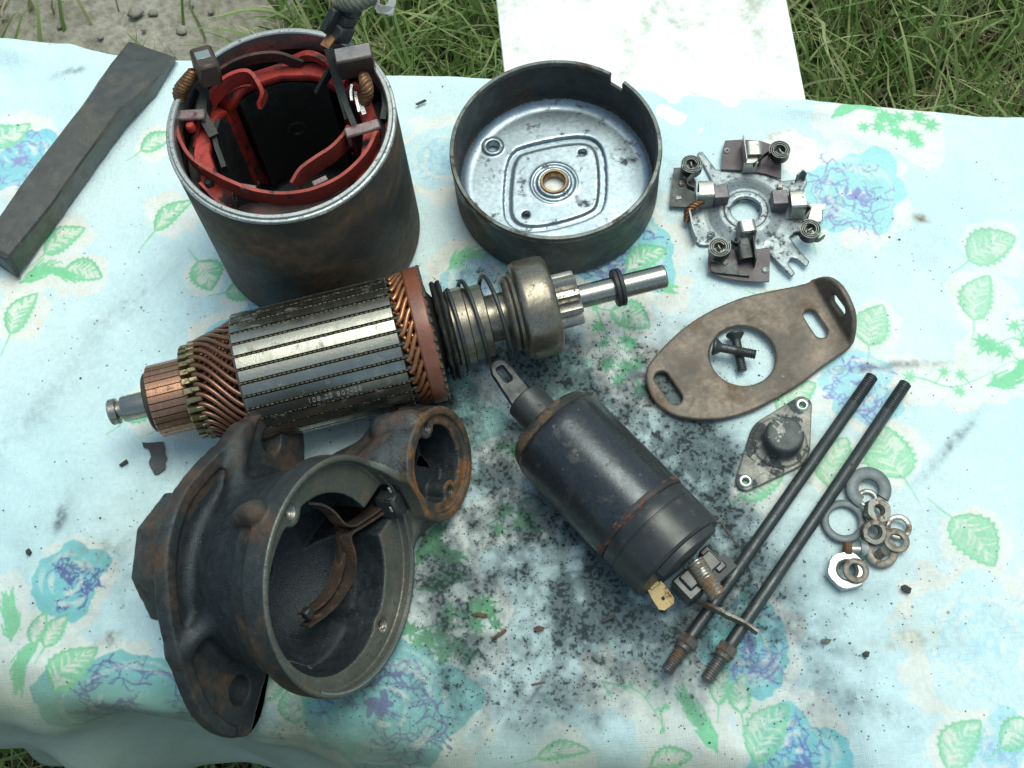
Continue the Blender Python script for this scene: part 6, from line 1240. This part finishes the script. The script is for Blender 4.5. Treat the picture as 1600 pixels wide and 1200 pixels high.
# little cheese-head screw
p = wz(365, 790, .24); sr = root('small_screw', p[0], p[1], 0, R(0), 'small screw with a rusty slotted head beside the large ring washer', 'screw'); M_ = T(0, 0, .26) @ RZ(R(-8))
mb = MB(); mb.lathe([(0, -.36), (.20, -.36), (.26, -.31), (.26, -.12), (.22, -.09), (.10, -.09)], 24, M_ @ RY(PI/2)); mb.obj('head', MT['rustb'], sr)
mb = MB(); mb.lathe([(.13, -.1), (.13, .22), (.22, .24), (.25, .32), (.18, .5), (0, .52)], 20, M_ @ RY(PI/2)); mb.obj('shank', MT['white'], sr)
p = wz(610, 820, .3); mb = MB(); thread(mb, -.16, .2, .18, .09, RY(R(-50)), 18); o = mb.obj('screw_stub', MT['rustw'], sharp=30); o.location = (p[0]*CM, p[1]*CM, .24*CM); o.rotation_euler = (0, 0, R(20)); tag(o, 'short rusty screw stub poking up through the grey brown washer', 'screw')

# ------------------------------------------------------------------ cold chisel
q1 = lambda x, y, h: at(x/3, 40+y/3, h)
CHH_ = 1.25
TOPL = [q1(*p, CHH_*k) for p, k in (((600, 72), .25), ((490, 210), .72), ((380, 370), 1), ((110, 720), 1), ((0, 880), 1), ((-90, 1010), 1))]
TOPR = [q1(*p, CHH_*k) for p, k in (((828, 150), .25), ((700, 285), .70), ((560, 395), 1), ((370, 655), 1), ((270, 800), 1), ((45, 1082), 1))]
BOTR = [q1(*p, 0.05) for p in ((832, 158), (735, 330), (600, 470), (370, 790), (275, 925), (98, 1162))]
secs = []
for a, b, c in zip(TOPL, TOPR, BOTR):
    c = np.array([c[0], c[1], .05]); u = b-a; a2 = a+(c-b)*.15; al = np.array([a[0], a[1], 0])+u*.0; al[2] = .05; al[:2] -= (c-b)[:2]*.15
    up_ = .10*u/np.linalg.norm(u); vd = np.array([0, 0, min(.10, .2*(a[2]-.05))]); secs.append([a+up_, b-up_*.8, b-vd, c+vd*1.0, c-up_*.6, al+up_, al+vd, a-vd])
for i in range(2):                                       # insert in-between sections so the forged edges wander a little
    S2 = []
    for a, b in zip(secs[:-1], secs[1:]): S2 += [a, [(p+q)/2+np.array([random.uniform(-.02, .02), random.uniform(-.02, .02), random.uniform(-.012, .012)]) for p, q in zip(a, b)]]
    secs = S2+[secs[-1]]
cc = np.mean([p for s_ in secs for p in s_], 0); cc[2] = 0
ch = root('cold_chisel', cc[0], cc[1], 0, 0, 'heavy flat grey steel chisel lying at the left edge of the cloth', 'chisel')
mb = MB(); mb.loft([[tuple(p-cc) for p in s_] for s_ in secs]); mb.obj('bar', MT['chisel'], ch, sharp=28)
e = secs[-1]; d_ = (np.mean(secs[-1], 0)-np.mean(secs[-3], 0)); d_ /= np.linalg.norm(d_); m_ = np.mean(e, 0); hd = []
for t, k in ((-.05, .98), (.05, 1.08), (.16, 1.12), (.22, 1.02)): hd.append([tuple(np.maximum((p-m_)*k*(1+random.uniform(-.03, .03))+m_+d_*t, [-999, -999, .02])-cc) for p in e])
mb = MB(); mb.loft(hd); mb.obj('struck_head', MT['darksteel'], ch)

# ------------------------------------------------------------------ bits and crumbs
def chip(name, poly, h, th, m, label, cat, rot=0, tilt=0, group=None):
    P = np.array([at(x, y, h)[:2] for x, y in poly]); c = P.mean(0); mb = MB(); mb.prism([tuple(p-c) for p in P], .0, th, RX(R(tilt)) if tilt else None); o = mb.obj(name, m, sharp=25); o.location = (c[0]*CM, c[1]*CM, h*CM); return tag(o, label, cat, group)
chip('paint_flake', [(223, 692), (232, 693), (256, 691), (258, 702), (257, 706), (261, 716), (258, 722), (258, 732), (248, 740), (242, 742), (234, 728), (233, 722), (237, 714), (233, 702), (225, 700)], .03, .06, MT['flake'], 'torn dark grey flake with a brown edge lying left of the cast bracket', 'flake', tilt=3)
chip('soot_crumb', [(187, 728), (199, 719), (201, 723), (190, 730)], .02, .12, MT['char'], 'black stick shaped crumb lying between the grey flake and the left edge', 'crumb')
chip('soot_crumb', [(940, 968), (944, 966), (960, 960), (962, 964), (945, 973), (941, 973)], .02, .12, MT['char'], 'black bar shaped crumb on sooty cloth below the solenoid', 'crumb')
chip('bark_bit', [(833, 982), (841, 978), (852, 981), (848, 986), (838, 987)], .02, .07, MT['twig'], 'light brown bark scrap in the middle of the sooty cloth', 'scrap')
chip('bark_bit', [(737, 959), (748, 957), (762, 960), (760, 965), (742, 963)], .02, .07, MT['twig'], 'pale brown sliver on the cloth right of the bracket mouth', 'scrap')
chip('bark_bit', [(768, 997), (780, 989), (790, 983), (792, 986), (782, 994), (770, 999)], .02, .07, MT['twig'], 'thin dark brown twig bit below the pale sliver', 'scrap')
chip('bark_bit', [(830, 1069), (850, 1065), (853, 1067), (832, 1072)], .02, .07, MT['twig'], 'short straight brown twig bit near the bottom of the sooty cloth', 'scrap')
chip('soot_crumb', [(1407, 917), (1413, 915), (1418, 918), (1423, 921), (1421, 928), (1414, 926), (1409, 922)], .02, .16, MT['char'], 'black crumb alone on the pale cloth below the nut pile', 'crumb')
chip('soot_crumb', [(1347, 1021), (1352, 1018), (1358, 1020), (1356, 1027), (1349, 1026)], .02, .14, MT['char'], 'small black crumb to the right of the rod ends', 'crumb')
chip('soot_crumb', [(1282, 1000), (1290, 998), (1299, 1000), (1296, 1005), (1286, 1006)], .02, .08, MT['cable'], 'flat grey crumb to the right of the twisted link', 'crumb')
chip('soot_crumb', [(276, 772), (282, 775), (286, 766), (292, 765), (297, 771), (293, 777), (280, 778)], .02, .14, MT['char'], 'cluster shaped black crumb just left of the cast bracket', 'crumb')
chip('soot_crumb', [(42, 862), (47, 858), (50, 863), (47, 868), (43, 867)], .02, .14, MT['char'], 'small black crumb above the blue rose at the left', 'crumb')
chip('soot_crumb', [(649, 163), (664, 156), (667, 158), (652, 165)], .02, .05, MT['char'], 'thin black sliver between the tall can and the drum', 'crumb')
chip('twig', [(1145, 848), (1152, 852), (1158, 858), (1150, 852)], .02, .05, MT['twig'], 'tiny brown twig beside the solenoid contact wire', 'scrap')
# loose black grit: real crumbs, thickest where the soot fell
g = np.random.default_rng(77); Vs = []; Fs = []; nb = 0; tot = 0
while tot < 5000:
    i, j = g.integers(0, CHH), g.integers(0, CW)
    if g.random() > min(1., DN[i, j]*DN[i, j]*1.1+.012): continue
    x, y = CX0+j/PXC, CY0+i/PXC; t = y*math.cos(TA)-x*math.sin(TA)
    if t < T_FRONT+1.6 or t > T_BACK-.8: continue
    r = float(g.exponential(.010)+.008); r = min(r, .06); a = g.uniform(0, 6.28); st_ = g.uniform(.6, 1.6)
    for k, (u, v, z) in enumerate(((1, 0, 0), (-.5, .8, 0), (-.5, -.8, 0), (.1, .1, 1.0))):
        Vs.append((x+r*st_*(u*math.cos(a)-v*math.sin(a)), y+r*(u*math.sin(a)+v*math.cos(a)), z*r*1.1-.0+.0))
    Fs += [(nb, nb+1, nb+3), (nb+1, nb+2, nb+3), (nb+2, nb, nb+3)]; nb += 4; tot += 1
tag(bignp('soot_grit', np.array(Vs), np.array(Fs), MT['char'], loops=3), kind='stuff')
